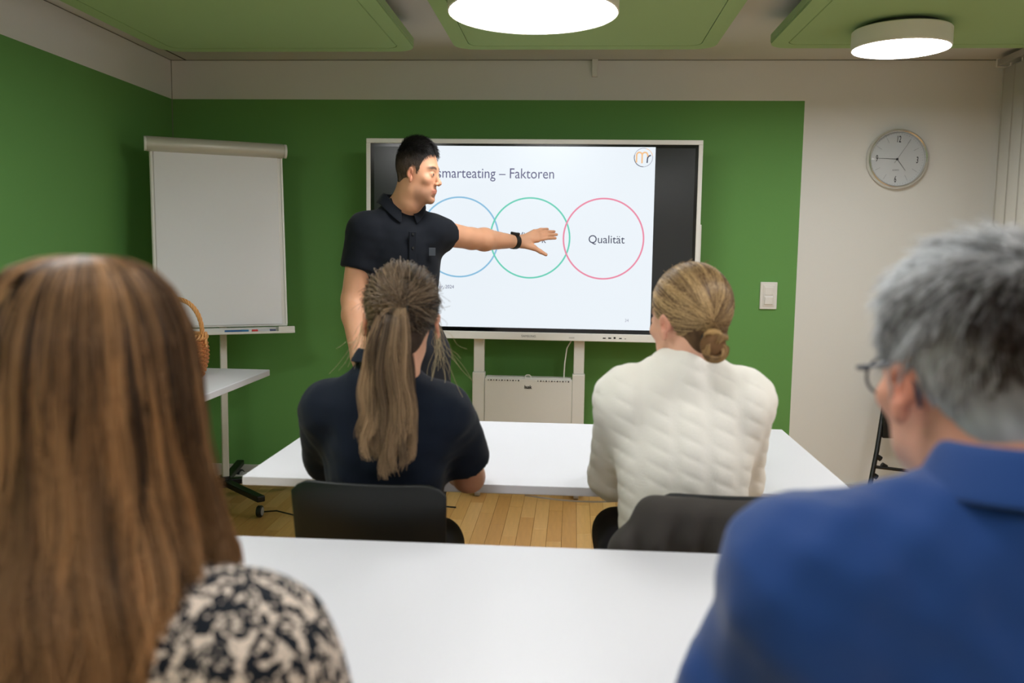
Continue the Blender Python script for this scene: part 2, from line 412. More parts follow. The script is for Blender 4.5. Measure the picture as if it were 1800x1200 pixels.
# round emblem: orange m, navy r
ex, ez = .3515, 1.866
ring_flat(ex, ez, .048, .003, M['s_pale'], TY+.0040); ring_flat(ex, ez, .048, .0036, M['s_navy'], TY+.0038, 165, 270, 40)
ring_flat(ex, ez, .048, .003, M['s_orange'], TY+.0037, 10, 75, 30)
def ribbon(pts, w_, ma):
    m2 = MB(); m2.tube([L(ex+a, TY+.0036, ez+c) for a, c in pts], w_/2, 6)
    for v in m2.bm.verts: v.co.y = (TY+.0036-TY) + (v.co.y-(TY+.0036-TY))*.1
    m2.build('emblem_stroke', ma, sl)
def arc(cx, cz, r, a0, a1, n=9): return [(cx+r*math.cos(R_(a0+(a1-a0)*k/n)), cz+r*math.sin(R_(a0+(a1-a0)*k/n))) for k in range(n+1)]
ribbon([(-.036, -.026)]+arc(-.0215, .012, .0145, 180, 0), .008, M['s_orange'])
ribbon([(-.007, -.030), (-.007, .008)]+arc(.0075, .012, .0145, 180, 0)+[(.022, .004)], .008, M['s_orange'])
ribbon([(.020, -.028), (.021, -.008)]+arc(.040, -.008, .019, 180, 95), .007, M['s_navy'])
text_on_wall('maker_lettering', 'SAMSUNG', .0165, L(-.278, TY-.0008, tvz0+.016), inkp, tv, 1.05)
for k, (w_, h_) in enumerate(((.016, .006), (.016, .007), (.011, .010), (.015, .006), (.009, .003))):
    x = .162+.029*k
    MB().box(L(x, TY-.0012, tvz0+.016), L(x+w_, TY+.002, tvz0+.016+h_), .0008, seg=1).build('port', M['black_metal'], tv)
MB().box(L(-.02, TY-.0012, tvz0+.014), L(.01, TY+.002, tvz0+.022), .001).build('sensor_window', mat('sensor_grey', (205, 203, 200), .3), tv)
MB().box(L(tvx1-.0005, TY+.012, 1.28), L(tvx1+.008, TY+.04, 1.52), .003).build('side_handle', M['white_plastic'], tv)

sd = thing('screen_stand', 'white two-legged wheeled stand with storage box under the display screen', 'stand', (-.237, 4.85, 0))
def S(x, y, z): return (x+.237, y-4.85, z)
for x0, x1 in ((-.542, -.484), (.008, .066)):
    MB().box(S(x0, 4.80, .70), S(x1, 4.84, 1.72), .004).build('upper_post', M['white_metal'], sd)
    MB().box(S(x0-.005, 4.79, .065), S(x1+.005, 4.85, .70), .004).build('lower_post', M['white_metal'], sd)
    ft = MB().box(S(x0-.005, 4.76, .055), S(x1+.005, 5.03, .09), .006).build('foot', M['white_metal'], sd)
    for yy in (4.80, 4.99):
        MB().lathe([(0, -.014), (.027, -.014), (.029, -.01), (.029, .01), (.027, .014), (0, .014)], 20, Matrix.Translation(S((x0+x1)/2, yy, .029)) @ Matrix.Rotation(R_(90), 4, 'Y')).build('caster', M['grey_plastic'], ft, smooth=True)
MB().box(S(-.55, 4.84, 1.30), S(.075, 4.85, 1.36), .003).box(S(-.55, 4.84, 1.60), S(.075, 4.85, 1.66), .003).build('mount_rail', M['white_metal'], sd)
bx = MB().box(S(-.478, 4.785, .18), S(.002, 4.83, .668), .003).build('storage_box', M['white_metal'], sd)
MB().box(S(-.474, 4.80, .668), S(-.002, 4.86, .676), .002).build('box_lid', M['white_metal'], sd)
hm = MB()
for k in range(30):
    xx = -.458+k*.0152
    if 12 <= k <= 17: continue
    hm.cyl(S(xx, 4.783, .660), S(xx, 4.786, .660), .0042 if k % 2 else .003, n=8)
hm.build('vent_holes', M['black_metal'], sd, kind='stuff')
MB().tube([S(-.255, 4.80, .67), S(-.255, 4.80, .684), S(-.247, 4.80, .69), S(-.233, 4.80, .69), S(-.225, 4.80, .684), S(-.225, 4.80, .67)], .003, 8).build('hook', M['white_metal'], sd, smooth=True)
text_on_wall('box_lettering', 'husk', .026, S(-.258, 4.784, .617), M['black_metal'], sd, .8, bold=.0009)
tag(MB().tube([(.0, 4.835, .90), (-.008, 4.83, .88), (-.03, 4.82, .84), (-.04, 4.815, .76), (-.043, 4.815, .70), (-.043, 4.82, .677)], .0035, 8).build('cable', M['white_plastic'], smooth=True), 'thin white cable hanging from the screen to the stand box', 'cable')

tag(MB().tube([(-.12+.03*k, 2.345, .706-.012*math.sin(PI*k/11)) for k in range(12)], .0022, 6).build('cable', M['white_plastic'], smooth=True), 'thin white cable sagging under the near edge of the middle table', 'cable')
# ------------------------------------------------------------------ flipchart
fc = thing('flipchart', 'white mobile flipchart leaning back in the left corner', 'flipchart', (-1.85, 4.53, 0), R_(29))
# local: x along the board, -y faces the room; board leans back
Lr = Matrix.Translation((0, -.07, .91)) @ Matrix.Rotation(R_(-6.3), 4, 'X')
def bb(lo, hi, bev=0): return MB().box(lo, hi, bev, Lr)
bb((-.335, 0, .04), (.328, .018, .97), .003).build('board', M['white_metal'], fc)
bb((-.315, -.006, .05), (.300, -.0005, .95), .001).build('paper_pad', M['paper'], fc)
MB().lathe([(0, -.35), (.030, -.35), (.038, -.345), (.038, .33), (.030, .34), (0, .34)], 32, Lr @ Matrix.Translation((.0, -.008, .975)) @ Matrix.Rotation(R_(90), 4, 'Y')).build('clamp_roller', M['roller'], fc, smooth=True)
for s_ in (-1, 1):
    MB().lathe([(0, 0), (.037, 0), (.037, .012), (0, .012)], 24, Lr @ Matrix.Translation((-.358 if s_ < 0 else .337, -.008, .975)) @ Matrix.Rotation(R_(90), 4, 'Y')).build('roller_cap', M['white_plastic'], fc, smooth=True)
    bb((s_*.324-.006, -.006, .05), (s_*.324+.004, -.0002, .95), .001).build('side_strip', M['white_plastic'], fc)
tr_ = MB().box((-.345, -.06, .0), (.355, .02, .005), .001, Lr).box((-.345, -.062, 0), (.355, -.058, .012), .001, Lr).box((.27, -.06, 0), (.355, .02, .036), .003, Lr).box((-.345, -.06, 0), (-.30, .02, .036), .003, Lr).box((-.345, .014, 0), (.355, .02, .036), .001, Lr)
tr_.build('pen_tray', M['white_metal'], fc)
MB().box((-.010, .028, .10), (.026, .06, 1.62), .006).build('column', M['white_metal'], fc)
MB().box((-.05, .0, 1.2), (.05, .03, 1.5), .004).build('bracket', M['white_metal'], fc)
MB().cyl((0, .044, .075), (0, .044, .13), .045, .035, 24).build('hub', M['black_plastic'], fc, smooth=True)
for k in range(5):
    a = R_(-44+72*k-29); d = Vector((math.cos(a), math.sin(a), 0)); c = Vector((0, .044, .1))
    n_ = Vector((-d.y, d.x, 0))
    am = MB(); am.box((0, -.022, -.018), (.44, .022, .014), .006, Matrix.Translation(c) @ Matrix.Rotation(a, 4, 'Z'))
    arm = am.build('base_arm', M['black_plastic'], fc)
    e = c + d*.42; e.z = .031
    MB().lathe([(0, -.013), (.026, -.013), (.030, -.009), (.030, .009), (.026, .013), (0, .013)], 24, Matrix.Translation(e) @ Matrix.Rotation(R_(70 if k else 90)-R_(29), 4, 'Z') @ Matrix.Rotation(R_(90), 4, 'X')).build('caster_wheel', M['black_plastic'], arm, smooth=True)
    MB().lathe([(0, -.0145), (.021, -.0145), (.021, .0145), (0, .0145)], 24, Matrix.Translation(e) @ Matrix.Rotation(R_(70 if k else 90)-R_(29), 4, 'Z') @ Matrix.Rotation(R_(90), 4, 'X')).build('caster_disc', mat('caster_grey', (160, 160, 158), .5), arm, smooth=True)
# pens lying on the tray
FM = Matrix.Translation((-1.85, 4.53, 0)) @ Matrix.Rotation(R_(29), 4, 'Z') @ Lr
def pen(x0, x1, rgb, cap, label, y=-.03):
    t = thing('marker_pen', label, 'pen', tuple(FM @ Vector(((x0+x1)/2, y, .0155))))
    t.rotation_euler = (FM.to_3x3().normalized()).to_euler()
    h_ = (x1-x0)/2
    MB().cyl((-h_, 0, 0), (h_*.4, 0, 0), .0075, n=14).build('barrel', mat('pen_'+label[:4], rgb, .4), t, smooth=True)
    MB().cyl((h_*.4, 0, 0), (h_, 0, 0), .0083, .007, 14).build('cap', mat('pencap_'+label[:4], cap, .4), t, smooth=True)
pen(.0, .12, (28, 92, 150), (30, 110, 165), 'blue marker pen lying on the flipchart tray')
pen(.155, .26, (200, 200, 205), (60, 70, 110), 'grey marker pen with dark cap at right of the flipchart tray', -.026)
pen(.135, .165, (205, 40, 40), (205, 40, 40), 'short red marker pen in the middle of the flipchart tray', -.044)
tag(MB().box((-1.98, 4.90, .0), (-1.70, 4.99, .03), .004).build('power_strip', M['white_plastic']), 'white power strip lying along the left baseboard', 'power strip')
tag(MB().tube([(-1.93+.09*math.cos(a*.5), 4.96+.03*math.sin(a*.5)*(1 if a % 2 else .8), .036+.004*math.sin(a)) for a in range(0, 26)], .004, 8).build('cable', M['white_plastic'], smooth=True), 'white cable coiled on the power strip by the left baseboard', 'cable')
tag(MB().tube([(-1.60, 4.35, .004), (-1.50, 4.33, .02), (-1.38, 4.30, .006), (-1.26, 4.34, .01), (-1.15, 4.42, .06), (-1.10, 4.5, .02), (-.9, 4.6, .005), (-.6, 4.55, .005)], .004, 8).box((-1.14, 4.40, .0), (-1.06, 4.45, .035), .005).build('cable', M['black_plastic'], smooth=True), 'black power cable with plug on the floor beside the flipchart caster', 'cable')

# ------------------------------------------------------------------ side table with wicker basket
ST = (-1.69, 3.50, 0)
s2 = thing('side_table', 'white side table with square top carrying the wicker basket', 'table', ST)
STZ = .815
MB().box((-.33, -.42, STZ-.028), (.32, .39, STZ), .003).build('tabletop', M['tabletop'], s2)
MB().cyl((0, 0, .03), (0, 0, STZ-.028), .032, n=24).build('column', M['white_metal'], s2, smooth=True)
MB().lathe([(0, 0), (.26, 0), (.265, .008), (.25, .02), (.04, .032), (0, .032)], 40).build('foot', M['white_metal'], s2, smooth=True)
bk = thing('wicker_basket', 'brown wicker basket with hoop handle on the side table', 'basket', (-1.665, 3.60, STZ))
wick = [mat('wicker_a', (176, 108, 56), .6, var=.3, bscale=60), mat('wicker_b', (198, 142, 84), .55, var=.25, bscale=60)]
def brad(z): return .088+.032*math.sin(PI*min(1, (z+.02)/.22)*.9)
wv = MB(); NS = 26
for q in range(19):
    z = .006+q*.0085; rr = brad(z)
    wv.tube([((rr+.0045*math.cos(a*NS/2+(q % 2)*PI))*math.cos(a), (rr+.0045*math.cos(a*NS/2+(q % 2)*PI))*math.sin(a), z) for a in np.linspace(0, 2*PI, NS*4, endpoint=False)], .0044, 5, True)
wv.build('weave', wick[0], bk, smooth=True, kind='stuff')
sk = MB()
for q in range(NS):
    a = 2*PI*q/NS; sk.tube([(brad(z)*math.cos(a), brad(z)*math.sin(a), z) for z in np.linspace(.003, .165, 7)], .003, 5)
sk.build('stakes', wick[1], bk, smooth=True, kind='stuff')
MB().lathe([(0, .002), (.09, .002), (.09, .008), (0, .008)], 30).build('basket_bottom', wick[0], bk)
rm = MB()
for ph in (0, 2.1, 4.2):
    rm.tube([((brad(.17)+.011*math.cos(a*11+ph))*math.cos(a), (brad(.17)+.011*math.cos(a*11+ph))*math.sin(a), .172+.010*math.sin(a*11+ph)) for a in np.linspace(0, 2*PI, 150, endpoint=False)], .0055, 6, True)
rm.build('braided_rim', wick[1], bk, smooth=True)
hd = MB(); R0 = brad(.17)
for ph in (0, PI/2, PI, 3*PI/2):
    P_ = []
    for a in np.linspace(0, PI, 60):
        cx_, cz_ = R0*math.cos(a), .165+.165*math.sin(a)**.8
        nx, nz = math.cos(a), math.sin(a)
        P_.append((cx_+.006*math.cos(a*12+ph)*nx, .006*math.sin(a*12+ph), cz_+.006*math.cos(a*12+ph)*nz))
    hd.tube(P_, .0045, 6)
hd.build('handle', wick[1], bk, smooth=True)
for s_ in (-1, 1): MB().tube([(s_*(R0+.014), .004*math.sin(q*2.), .13+q*.009) for q in range(8)], .006, 6).build('handle_binding', wick[1], bk, smooth=True)

# ------------------------------------------------------------------ training tables
def training_table(x0, x1, y0, y1, label):
    t = thing('training_table', label, 'table', ((x0+x1)/2, (y0+y1)/2, 0), group='white training tables')
    w_, d = (x1-x0)/2, (y1-y0)/2
    MB().box((-w_, -d, .715), (w_, d, .74), .002).build('tabletop', M['tabletop'], t)
    for s_ in (-1, 1):
        lx = s_*(w_-.16)
        lg = MB().box((lx-.03, -.02, .06), (lx+.03, .02, .70), .004).build('leg', M['alu'], t)
        MB().box((lx-.025, -d+.06, .05), (lx+.025, d-.06, .075), .008).build('foot', M['black_plastic'], lg)
        MB().box((lx-.02, -d+.12, .70), (lx+.02, d-.12, .7149), .003).build('support_arm', M['black_metal'], lg)
        for yy in (-d+.09, d-.09):
            MB().lathe([(0, -.012), (.022, -.012), (.025, -.008), (.025, .008), (.022, .012), (0, .012)], 20, Matrix.Translation((lx, yy, .025)) @ Matrix.Rotation(R_(90), 4, 'Y')).build('caster', M['black_plastic'], lg, smooth=True)
    MB().box((-w_+.2, -.012, .655), (w_-.2, .012, .70), .003).build('crossbar', M['alu'], t)
    return t
training_table(-.90, .762, 2.32, 3.20, 'white table in the middle, between the seated pair and the presenter')
training_table(-.78, .86, 1.03, 1.83, 'white table in the foreground, between the two nearest people')
# ------------------------------------------------------------------ chairs
def make_chair(label, loc, rz, group=None):
    t = thing('meeting_chair', label, 'chair', loc, rz, group)
    def shell(rows, name, th=.012):
        bm = bmesh.new(); V = [[bm.verts.new(p) for p in r_] for r_ in rows]
        for A, B in zip(V, V[1:]):
            for i in range(len(A)-1): bm.faces.new((A[i], A[i+1], B[i+1], B[i]))
        me = bpy.data.meshes.new(name); bm.to_mesh(me); bm.free(); o = link(name, me, M['black_plastic'], t, True)
        s_ = o.modifiers.new('s', 'SOLIDIFY'); s_.thickness = th
        b_ = o.modifiers.new('b', 'BEVEL'); b_.width = .004; b_.segments = 2
        return o
    n = 16; rows = []
    for j in range(13):          # back: gently curved in plan, round top corners
        v = j/12; z = .50+.345*v; hw = .183 - .012*(1-v)
        if v > .9: hw -= .018*((v-.9)/.1)**2
        rows.append([((2*i/n-1)*hw, -.215-.045*v+.03*(abs(2*i/n-1)**2), z - (.012*max(0, abs(2*i/n-1)-.85)/.15)**1 * (v > .99)) for i in range(n+1)])
    shell(rows, 'backrest')
    rows = []
    for j in range(13):
        v = j/12; y = -.20+.42*v
        rows.append([((2*i/n-1)*(.195+.02*math.sin(PI*v)), y, .462-.018*math.cos((2*i/n-1)*PI/2)*math.sin(PI*min(1, v*1.2))-.02*max(0, v-.8)*5*.5) for i in range(n+1)])
    shell(rows, 'seat')
    for s_ in (-1, 1):
        MB().tube([(s_*.13, -.10, .44), (s_*.19, -.2, .43), (s_*.22, -.24, 0.006)], .009, 10).build('rear_leg', M['chrome'], t, smooth=True)
        MB().tube([(s_*.13, .12, .44), (s_*.2, .19, .43), (s_*.215, .22, .006)], .009, 10).build('front_leg', M['chrome'], t, smooth=True)
        MB().tube([(s_*.15, -.16, .445), (s_*.15, -.205, .47), (s_*.15, -.232, .56), (s_*.15, -.245, .64)], .009, 10).build('back_support', M['black_metal'], t, smooth=True)
    MB().tube([(-.13, -.10, .44), (.13, -.10, .44)], .009, 8).tube([(-.13, .12, .44), (.13, .12, .44)], .009, 8).build('seat_frame', M['chrome'], t, smooth=True)
    return t

# ------------------------------------------------------------------ implicit surfaces: figures grown as one continuous skin
def E_(c, r, k=.02, R=None, op='u', col=None, clip=None): return dict(t='e', c=np.array(c, float), r=np.array(r, float), k=k, R=R, op=op, clip=clip)
def C_(a, b, ra, rb, k=.02, op='u', clip=None): return dict(t='c', a=np.array(a, float), b=np.array(b, float), ra=ra, rb=rb, k=k, op=op, clip=clip)
def tf(prims, R, T, s=1.0):
    out = []
    R = np.array(R); T = np.array(T, float); sv = np.array(s if hasattr(s, '__len__') else (s, s, s), float); g = float(np.mean(sv))
    for p in prims:
        q = dict(p); q['k'] = p['k']*g
        if p['t'] == 'e':
            q['c'] = R @ (p['c']*sv)+T; q['r'] = p['r']*sv; q['R'] = R @ (p['R'] if p['R'] is not None else np.eye(3))
        else:
            q['a'] = R @ (p['a']*sv)+T; q['b'] = R @ (p['b']*sv)+T; q['ra'] = p['ra']*g; q['rb'] = p['rb']*g
        if p['clip'] is not None: q['clip'] = [(R @ (np.array(c)*sv)+T, R @ np.array(n)) for c, n in p['clip']]
        out.append(q)
    return out
def rotm(yaw=0, pitch=0, roll=0):
    """yaw about z (0 looks to +y, positive turns to -x), pitch nods up, roll tilts"""
    cy, sy, cp, sp, cr, sr = math.cos(yaw), math.sin(yaw), math.cos(pitch), math.sin(pitch), math.cos(roll), math.sin(roll)
    Rz = np.array([[cy, -sy, 0], [sy, cy, 0], [0, 0, 1]]); Rx = np.array([[1, 0, 0], [0, cp, -sp], [0, sp, cp]]); Ry = np.array([[cr, 0, sr], [0, 1, 0], [-sr, 0, cr]])
    return Rz @ Rx @ Ry
def prim_d(p, X, Y, Z):
    if p['t'] == 'e':
        dx, dy, dz = X-p['c'][0], Y-p['c'][1], Z-p['c'][2]
        R = p['R']
        if R is not None: dx, dy, dz = (R[0, 0]*dx+R[1, 0]*dy+R[2, 0]*dz, R[0, 1]*dx+R[1, 1]*dy+R[2, 1]*dz, R[0, 2]*dx+R[1, 2]*dy+R[2, 2]*dz)
        r = p['r']; a, b, c = dx/r[0], dy/r[1], dz/r[2]
        k0 = np.sqrt(a*a+b*b+c*c)+1e-9; k1 = np.sqrt((a/r[0])**2+(b/r[1])**2+(c/r[2])**2)+1e-9
        d = k0*(k0-1)/k1
    else:
        a, b = p['a'], p['b']; ab = b-a; L2 = float(ab@ab)+1e-12
        dx, dy, dz = X-a[0], Y-a[1], Z-a[2]
        t = np.clip((dx*ab[0]+dy*ab[1]+dz*ab[2])/L2, 0, 1)
        d = np.sqrt((dx-t*ab[0])**2+(dy-t*ab[1])**2+(dz-t*ab[2])**2)-(p['ra']+(p['rb']-p['ra'])*t)
    if p['clip'] is not None:
        for c, n in p['clip']: d = np.maximum(d, (X-c[0])*n[0]+(Y-c[1])*n[1]+(Z-c[2])*n[2])
    return d
def prim_box(p):
    if p['t'] == 'e': r = max(p['r']); return p['c']-r, p['c']+r
    r = max(p['ra'], p['rb']); return np.minimum(p['a'], p['b'])-r, np.maximum(p['a'], p['b'])+r
def eval_sdf(prims, lo, n, h, margin=0.0):
    ax = [lo[i]+h*np.arange(n[i]) for i in range(3)]
    F = np.full(n, 1.0, np.float32)
    for p in prims:
        b0, b1 = prim_box(p); mg = p['k']+margin+3*h
        i0 = [max(0, int((b0[i]-mg-lo[i])/h)) for i in range(3)]; i1 = [min(n[i], int((b1[i]+mg-lo[i])/h)+2) for i in range(3)]
        if any(i1[i] <= i0[i] for i in range(3)): continue
        X, Y, Z = np.meshgrid(*[ax[i][i0[i]:i1[i]] for i in range(3)], indexing='ij', sparse=True)
        d = prim_d(p, X, Y, Z).astype(np.float32); sl_ = tuple(slice(i0[i], i1[i]) for i in range(3)); f = F[sl_]; k = p['k']
        if p['op'] == 'u':
            hh = np.clip(.5+.5*(f-d)/k, 0, 1); F[sl_] = f*(1-hh)+d*hh-k*hh*(1-hh)
        else:
            d = -d; hh = np.clip(.5+.5*(d-f)/k, 0, 1); F[sl_] = f*(1-hh)+d*hh+k*hh*(1-hh)
    return F, ax
def snet(F, lo, h):
    s = F < 0
    nx, ny, nz = F.shape
    cs = sum(s[a:nx-1+a, b:ny-1+b, c:nz-1+c].astype(np.int8) for a in (0, 1) for b in (0, 1) for c in (0, 1))
    mixed = (cs > 0) & (cs < 8)
    idx = -np.ones(mixed.shape, np.int64); cells = np.argwhere(mixed); idx[mixed] = np.arange(len(cells))
    acc = np.zeros((len(cells), 3)); cnt = np.zeros(len(cells)); quads = []
    for ax_ in range(3):
        sh = [slice(None)]*3; sh2 = [slice(None)]*3; sh[ax_] = slice(0, -1); sh2[ax_] = slice(1, None)
        f0, f1 = F[tuple(sh)], F[tuple(sh2)]; s0, s1 = s[tuple(sh)], s[tuple(sh2)]
        e = np.argwhere(s0 != s1); v0 = f0[s0 != s1]; v1 = f1[s0 != s1]; t = v0/(v0-v1)
        pos = e.astype(float); pos[:, ax_] += t
        o1, o2 = [(1, 2), (2, 0), (0, 1)][ax_]
        quad = []; ok = np.ones(len(e), bool)
        for d1, d2 in ((-1, -1), (0, -1), (0, 0), (-1, 0)):
            c = e.copy(); c[:, o1] += d1; c[:, o2] += d2
            good = np.all((c >= 0) & (c < np.array(mixed.shape)), axis=1)
            ci = np.full(len(e), -1); ci[good] = idx[tuple(c[good].T)]
            g = ci >= 0; np.add.at(acc, ci[g], pos[g]); np.add.at(cnt, ci[g], 1); ok &= g; quad.append(ci)
        q = np.stack(quad, 1)[ok]; flip = (~(s0[s0 != s1]))[ok]
        q[flip] = q[flip][:, ::-1]; quads.append(q)
    V = acc/cnt[:, None]*h+np.array(lo)
    return V, np.concatenate(quads)
def sdf_object(name, prims, boxes, ma, parent=None, offset=0.0, disp=None, clips=(), col=None, relax=1, kind=None):
    """boxes: list of (lo, hi, voxel). disp(X,Y,Z) is added to the field; clips: planes (point, outward normal)"""
    VV = []; QQ = []; base = 0
    for lo, hi, h in boxes:
        lo = np.array(lo, float); n = tuple(int((hi[i]-lo[i])/h)+2 for i in range(3))
        F, ax = eval_sdf(prims, lo, n, h, margin=offset)
        F = F-offset
        if disp is not None or clips:
            X, Y, Z = np.meshgrid(*ax, indexing='ij', sparse=True)
            if disp is not None: F = F+disp(X, Y, Z)
            for c, nn in clips: F = np.maximum(F, (X-c[0])*nn[0]+(Y-c[1])*nn[1]+(Z-c[2])*nn[2])
        V, Q = snet(F.astype(np.float64), lo, h)
        for _ in range(relax):     # one light smoothing pass takes off the grid's stair-steps
            S_ = np.zeros_like(V); W = np.zeros(len(V))
            for a, b in ((0, 1), (1, 2), (2, 3), (3, 0)):
                np.add.at(S_, Q[:, a], V[Q[:, b]]); np.add.at(W, Q[:, a], 1); np.add.at(S_, Q[:, b], V[Q[:, a]]); np.add.at(W, Q[:, b], 1)
            g = W > 0; V[g] = .5*V[g]+.5*S_[g]/W[g][:, None]
        VV.append(V); QQ.append(Q+base); base += len(V)
    V = np.concatenate(VV); Q = np.concatenate(QQ)
    me = mesh_np(name, V, Q)
    if col is not None: set_col(me, col(V))
    return link(name, me, ma, parent, True, kind)
def mesh_np(name, V, Q):
    me = bpy.data.meshes.new(name); nv, nq = len(V), len(Q); k = Q.shape[1]
    me.vertices.add(nv); me.vertices.foreach_set('co', np.ascontiguousarray(V, np.float32).ravel())
    me.loops.add(nq*k); me.loops.foreach_set('vertex_index', np.ascontiguousarray(Q, np.int32).ravel())
    me.polygons.add(nq); me.polygons.foreach_set('loop_start', np.arange(0, nq*k, k, dtype=np.int32)); me.polygons.foreach_set('loop_total', np.full(nq, k, np.int32))
    me.update(calc_edges=True); me.validate(); return me
def set_col(me, c):
    a = me.color_attributes.new('col', 'FLOAT_COLOR', 'POINT')
    c4 = np.ones((len(c), 4), np.float32); c4[:, :3] = c; a.data.foreach_set('color', c4.ravel())
def L3(r, g, b): return np.array(lin(r, g, b)[:3])

# ------------------------------------------------------------------ hair strands (real tubes, one mesh)
def strands(name, P, rad, col, parent, ma, sides=3, kind='stuff'):
    """P (N,K,3) paths, rad (N,K) or scalar profile, col (N,3) or (N,K,3)"""
    N, K, _ = P.shape
    T = np.gradient(P, axis=1); T /= np.linalg.norm(T, axis=2, keepdims=True)+1e-9
    ref = np.tile(np.array([.31, .72, .62]), (N, K, 1)); U = np.cross(T, ref); U /= np.linalg.norm(U, axis=2, keepdims=True)+1e-9
    W = np.cross(T, U)
    if np.ndim(rad) == 0: rad = np.full((N, K), rad)
    V = np.stack([P+rad[..., None]*(math.cos(2*PI*s/sides)*U+math.sin(2*PI*s/sides)*W) for s in range(sides)], 2).reshape(-1, 3)
    b = (np.arange(N)[:, None]*K+np.arange(K-1)[None])[..., None]*sides+np.arange(sides)
    b2 = (np.arange(N)[:, None]*K+np.arange(K-1)[None])[..., None]*sides+(np.arange(sides)+1) % sides
    Q = np.stack([b, b2, b2+sides, b+sides], -1).reshape(-1, 4)
    me = mesh_np(name, V, Q)
    if col.ndim == 2: col = np.repeat(col[:, None], K, 1)
    set_col(me, np.repeat(col.reshape(-1, 3), sides, 0))
    return link(name, me, ma, parent, True, kind)
def mix(a, b, t): return a+(b-a)*np.asarray(t)[..., None]
def snoise(x, y, seed=0, f=1.0):
    """smooth pseudo noise in 2-D, about -1..1"""
    r_ = np.random.default_rng(seed); o = 0
    for k in range(6):
        a, b, c = r_.normal(size=3); o = o+np.sin(f*(a*x+b*y)*(1+.5*k)+c*6)/(1+.4*k)
    return o/2.6
def nz3(X, Y, Z, seed=0, f=20.0):
    r_ = np.random.default_rng(seed); o = 0
    for k in range(5):
        a = r_.normal(size=3); a /= np.linalg.norm(a); c = r_.random()*6
        q = np.sin(f*(1+.35*k)*(a[0]*X+a[1]*Y+a[2]*Z)+c); a = r_.normal(size=3); a /= np.linalg.norm(a)
        o = o+q*np.sin(f*.7*(a[0]*X+a[1]*Y+a[2]*Z)+c)
    return o/2.5

# ------------------------------------------------------------------ anatomy
def head_prims(fem=False):
    """local: x right, y forward, z up, origin between the eyes' level and the ears"""
    P = [E_((0, -.014, .038), (.0765, .095, .088), .03),
         E_((0, .022, -.02), (.064, .068, .088), .03),
         E_((0, .040, -.072), (.046, .046, .036), .025),
         E_((0, .072, -.098), (.020, .017, .015), .02),
         E_((.040, .012, -.070), (.016, .034, .020), .02), E_((-.040, .012, -.070), (.016, .034, .020), .02),
         C_((0, -.030, -.05), (0, -.030, -.11), .056 if not fem else .048, .054 if not fem else .047, .03),
         E_((0, .077, .022), (.046, .014, .010), .016),
         E_((.043, .062, -.022), (.020, .018, .016), .02), E_((-.043, .062, -.022), (.020, .018, .016), .02)]
    for s in (-1, 1):
        P.append(E_((s*.031, .101, .000), (.017, .013, .010), .012, op='s'))
    P += [C_((0, .084, .016), (0, .106, -.026), .0065, .0085, .012), E_((0, .112, -.031), (.0095, .009, .008), .008),
          E_((.013, .100, -.035), (.008, .009, .007), .006), E_((-.013, .100, -.035), (.008, .009, .007), .006),
          E_((0, .0855, -.060), (.023, .011, .005), .008), E_((0, .084, -.069), (.018, .011, .0055), .006), E_((0, .098, -.0645), (.020, .004, .0012), .002, op='s'),
          E_((0, .088, -.084), (.022, .010, .006), .006, op='s')]
    for s in (-1, 1):   # lids round the eyeballs
        P.append(E_((s*.031, .079, .000), (.0145, .0125, .0115), .004))
        P.append(E_((s*.031, .094, -.001), (.0108, .006, .0042), .003, op='s'))
    return P
def ear_prims(s, out=.079, g=1.0):
    c = np.array([s*out, -.008, -.008]); R = rotm(0, R_(-10), 0) @ rotm(-s*R_(22), 0, 0)
    R = np.array(R)
    return [E_(c+(0, -.003, .008), (.006, .018, .023), .006, R), E_(c+(0, .004, -.020), (.0055, .010, .014), .008, R),
            E_(c+(s*.0065, .003, .004), (.005, .0105, .016), .004, R, op='s')]
def skin_col(base, lips=None, brow=None, R=None, T=None, s=1.0, stub=None):
    base = L3(*base)
    Ri = np.linalg.inv(np.array(R)*np.array(s if hasattr(s, '__len__') else (s, s, s))[None, :]) if R is not None else None
    def f(V):
        c = np.tile(base, (len(V), 1))
        n = nz3(V[:, 0], V[:, 1], V[:, 2], 3, 45); c *= (1+.05*n)[:, None]
        if Ri is None: return c
        q = (V-np.array(T)) @ Ri.T; x, y, z = q.T
        def blend(m_, rgb):
            nonlocal c
            c = c*(1-m_[:, None])+L3(*rgb)*m_[:, None]
        ear = np.exp(-(((np.abs(x)-.084)/.008)**2+((y+.01)/.03)**2+((z+.006)/.035)**2)); blend(np.clip(ear*.6, 0, .6), (205, 115, 95))
        if stub: m_ = np.clip((-.04-z)/.03, 0, 1)*np.clip((y+.0)/.02, 0, 1)*np.clip((z+.16)/.03, 0, 1)*.45; blend(m_, stub)
        if lips: m_ = np.exp(-((x/.022)**4+((z+.0645)/.010)**4))*(y > .075); blend(np.clip(m_*1.0, 0, .5), lips)
        if brow: m_ = np.exp(-(((np.abs(x)-.031)/.020)**4+((z-.022-.15*(.03-np.abs(np.abs(x)-.03)))/.0055)**4))*(y > .045); blend(np.clip(m_*1.3, 0, .9), brow)
        ck_ = np.exp(-(((np.abs(x)-.045)/.02)**2+((z+.03)/.02)**2))*(y > .03)*.15; blend(ck_, (215, 130, 110))
        return c
    return f
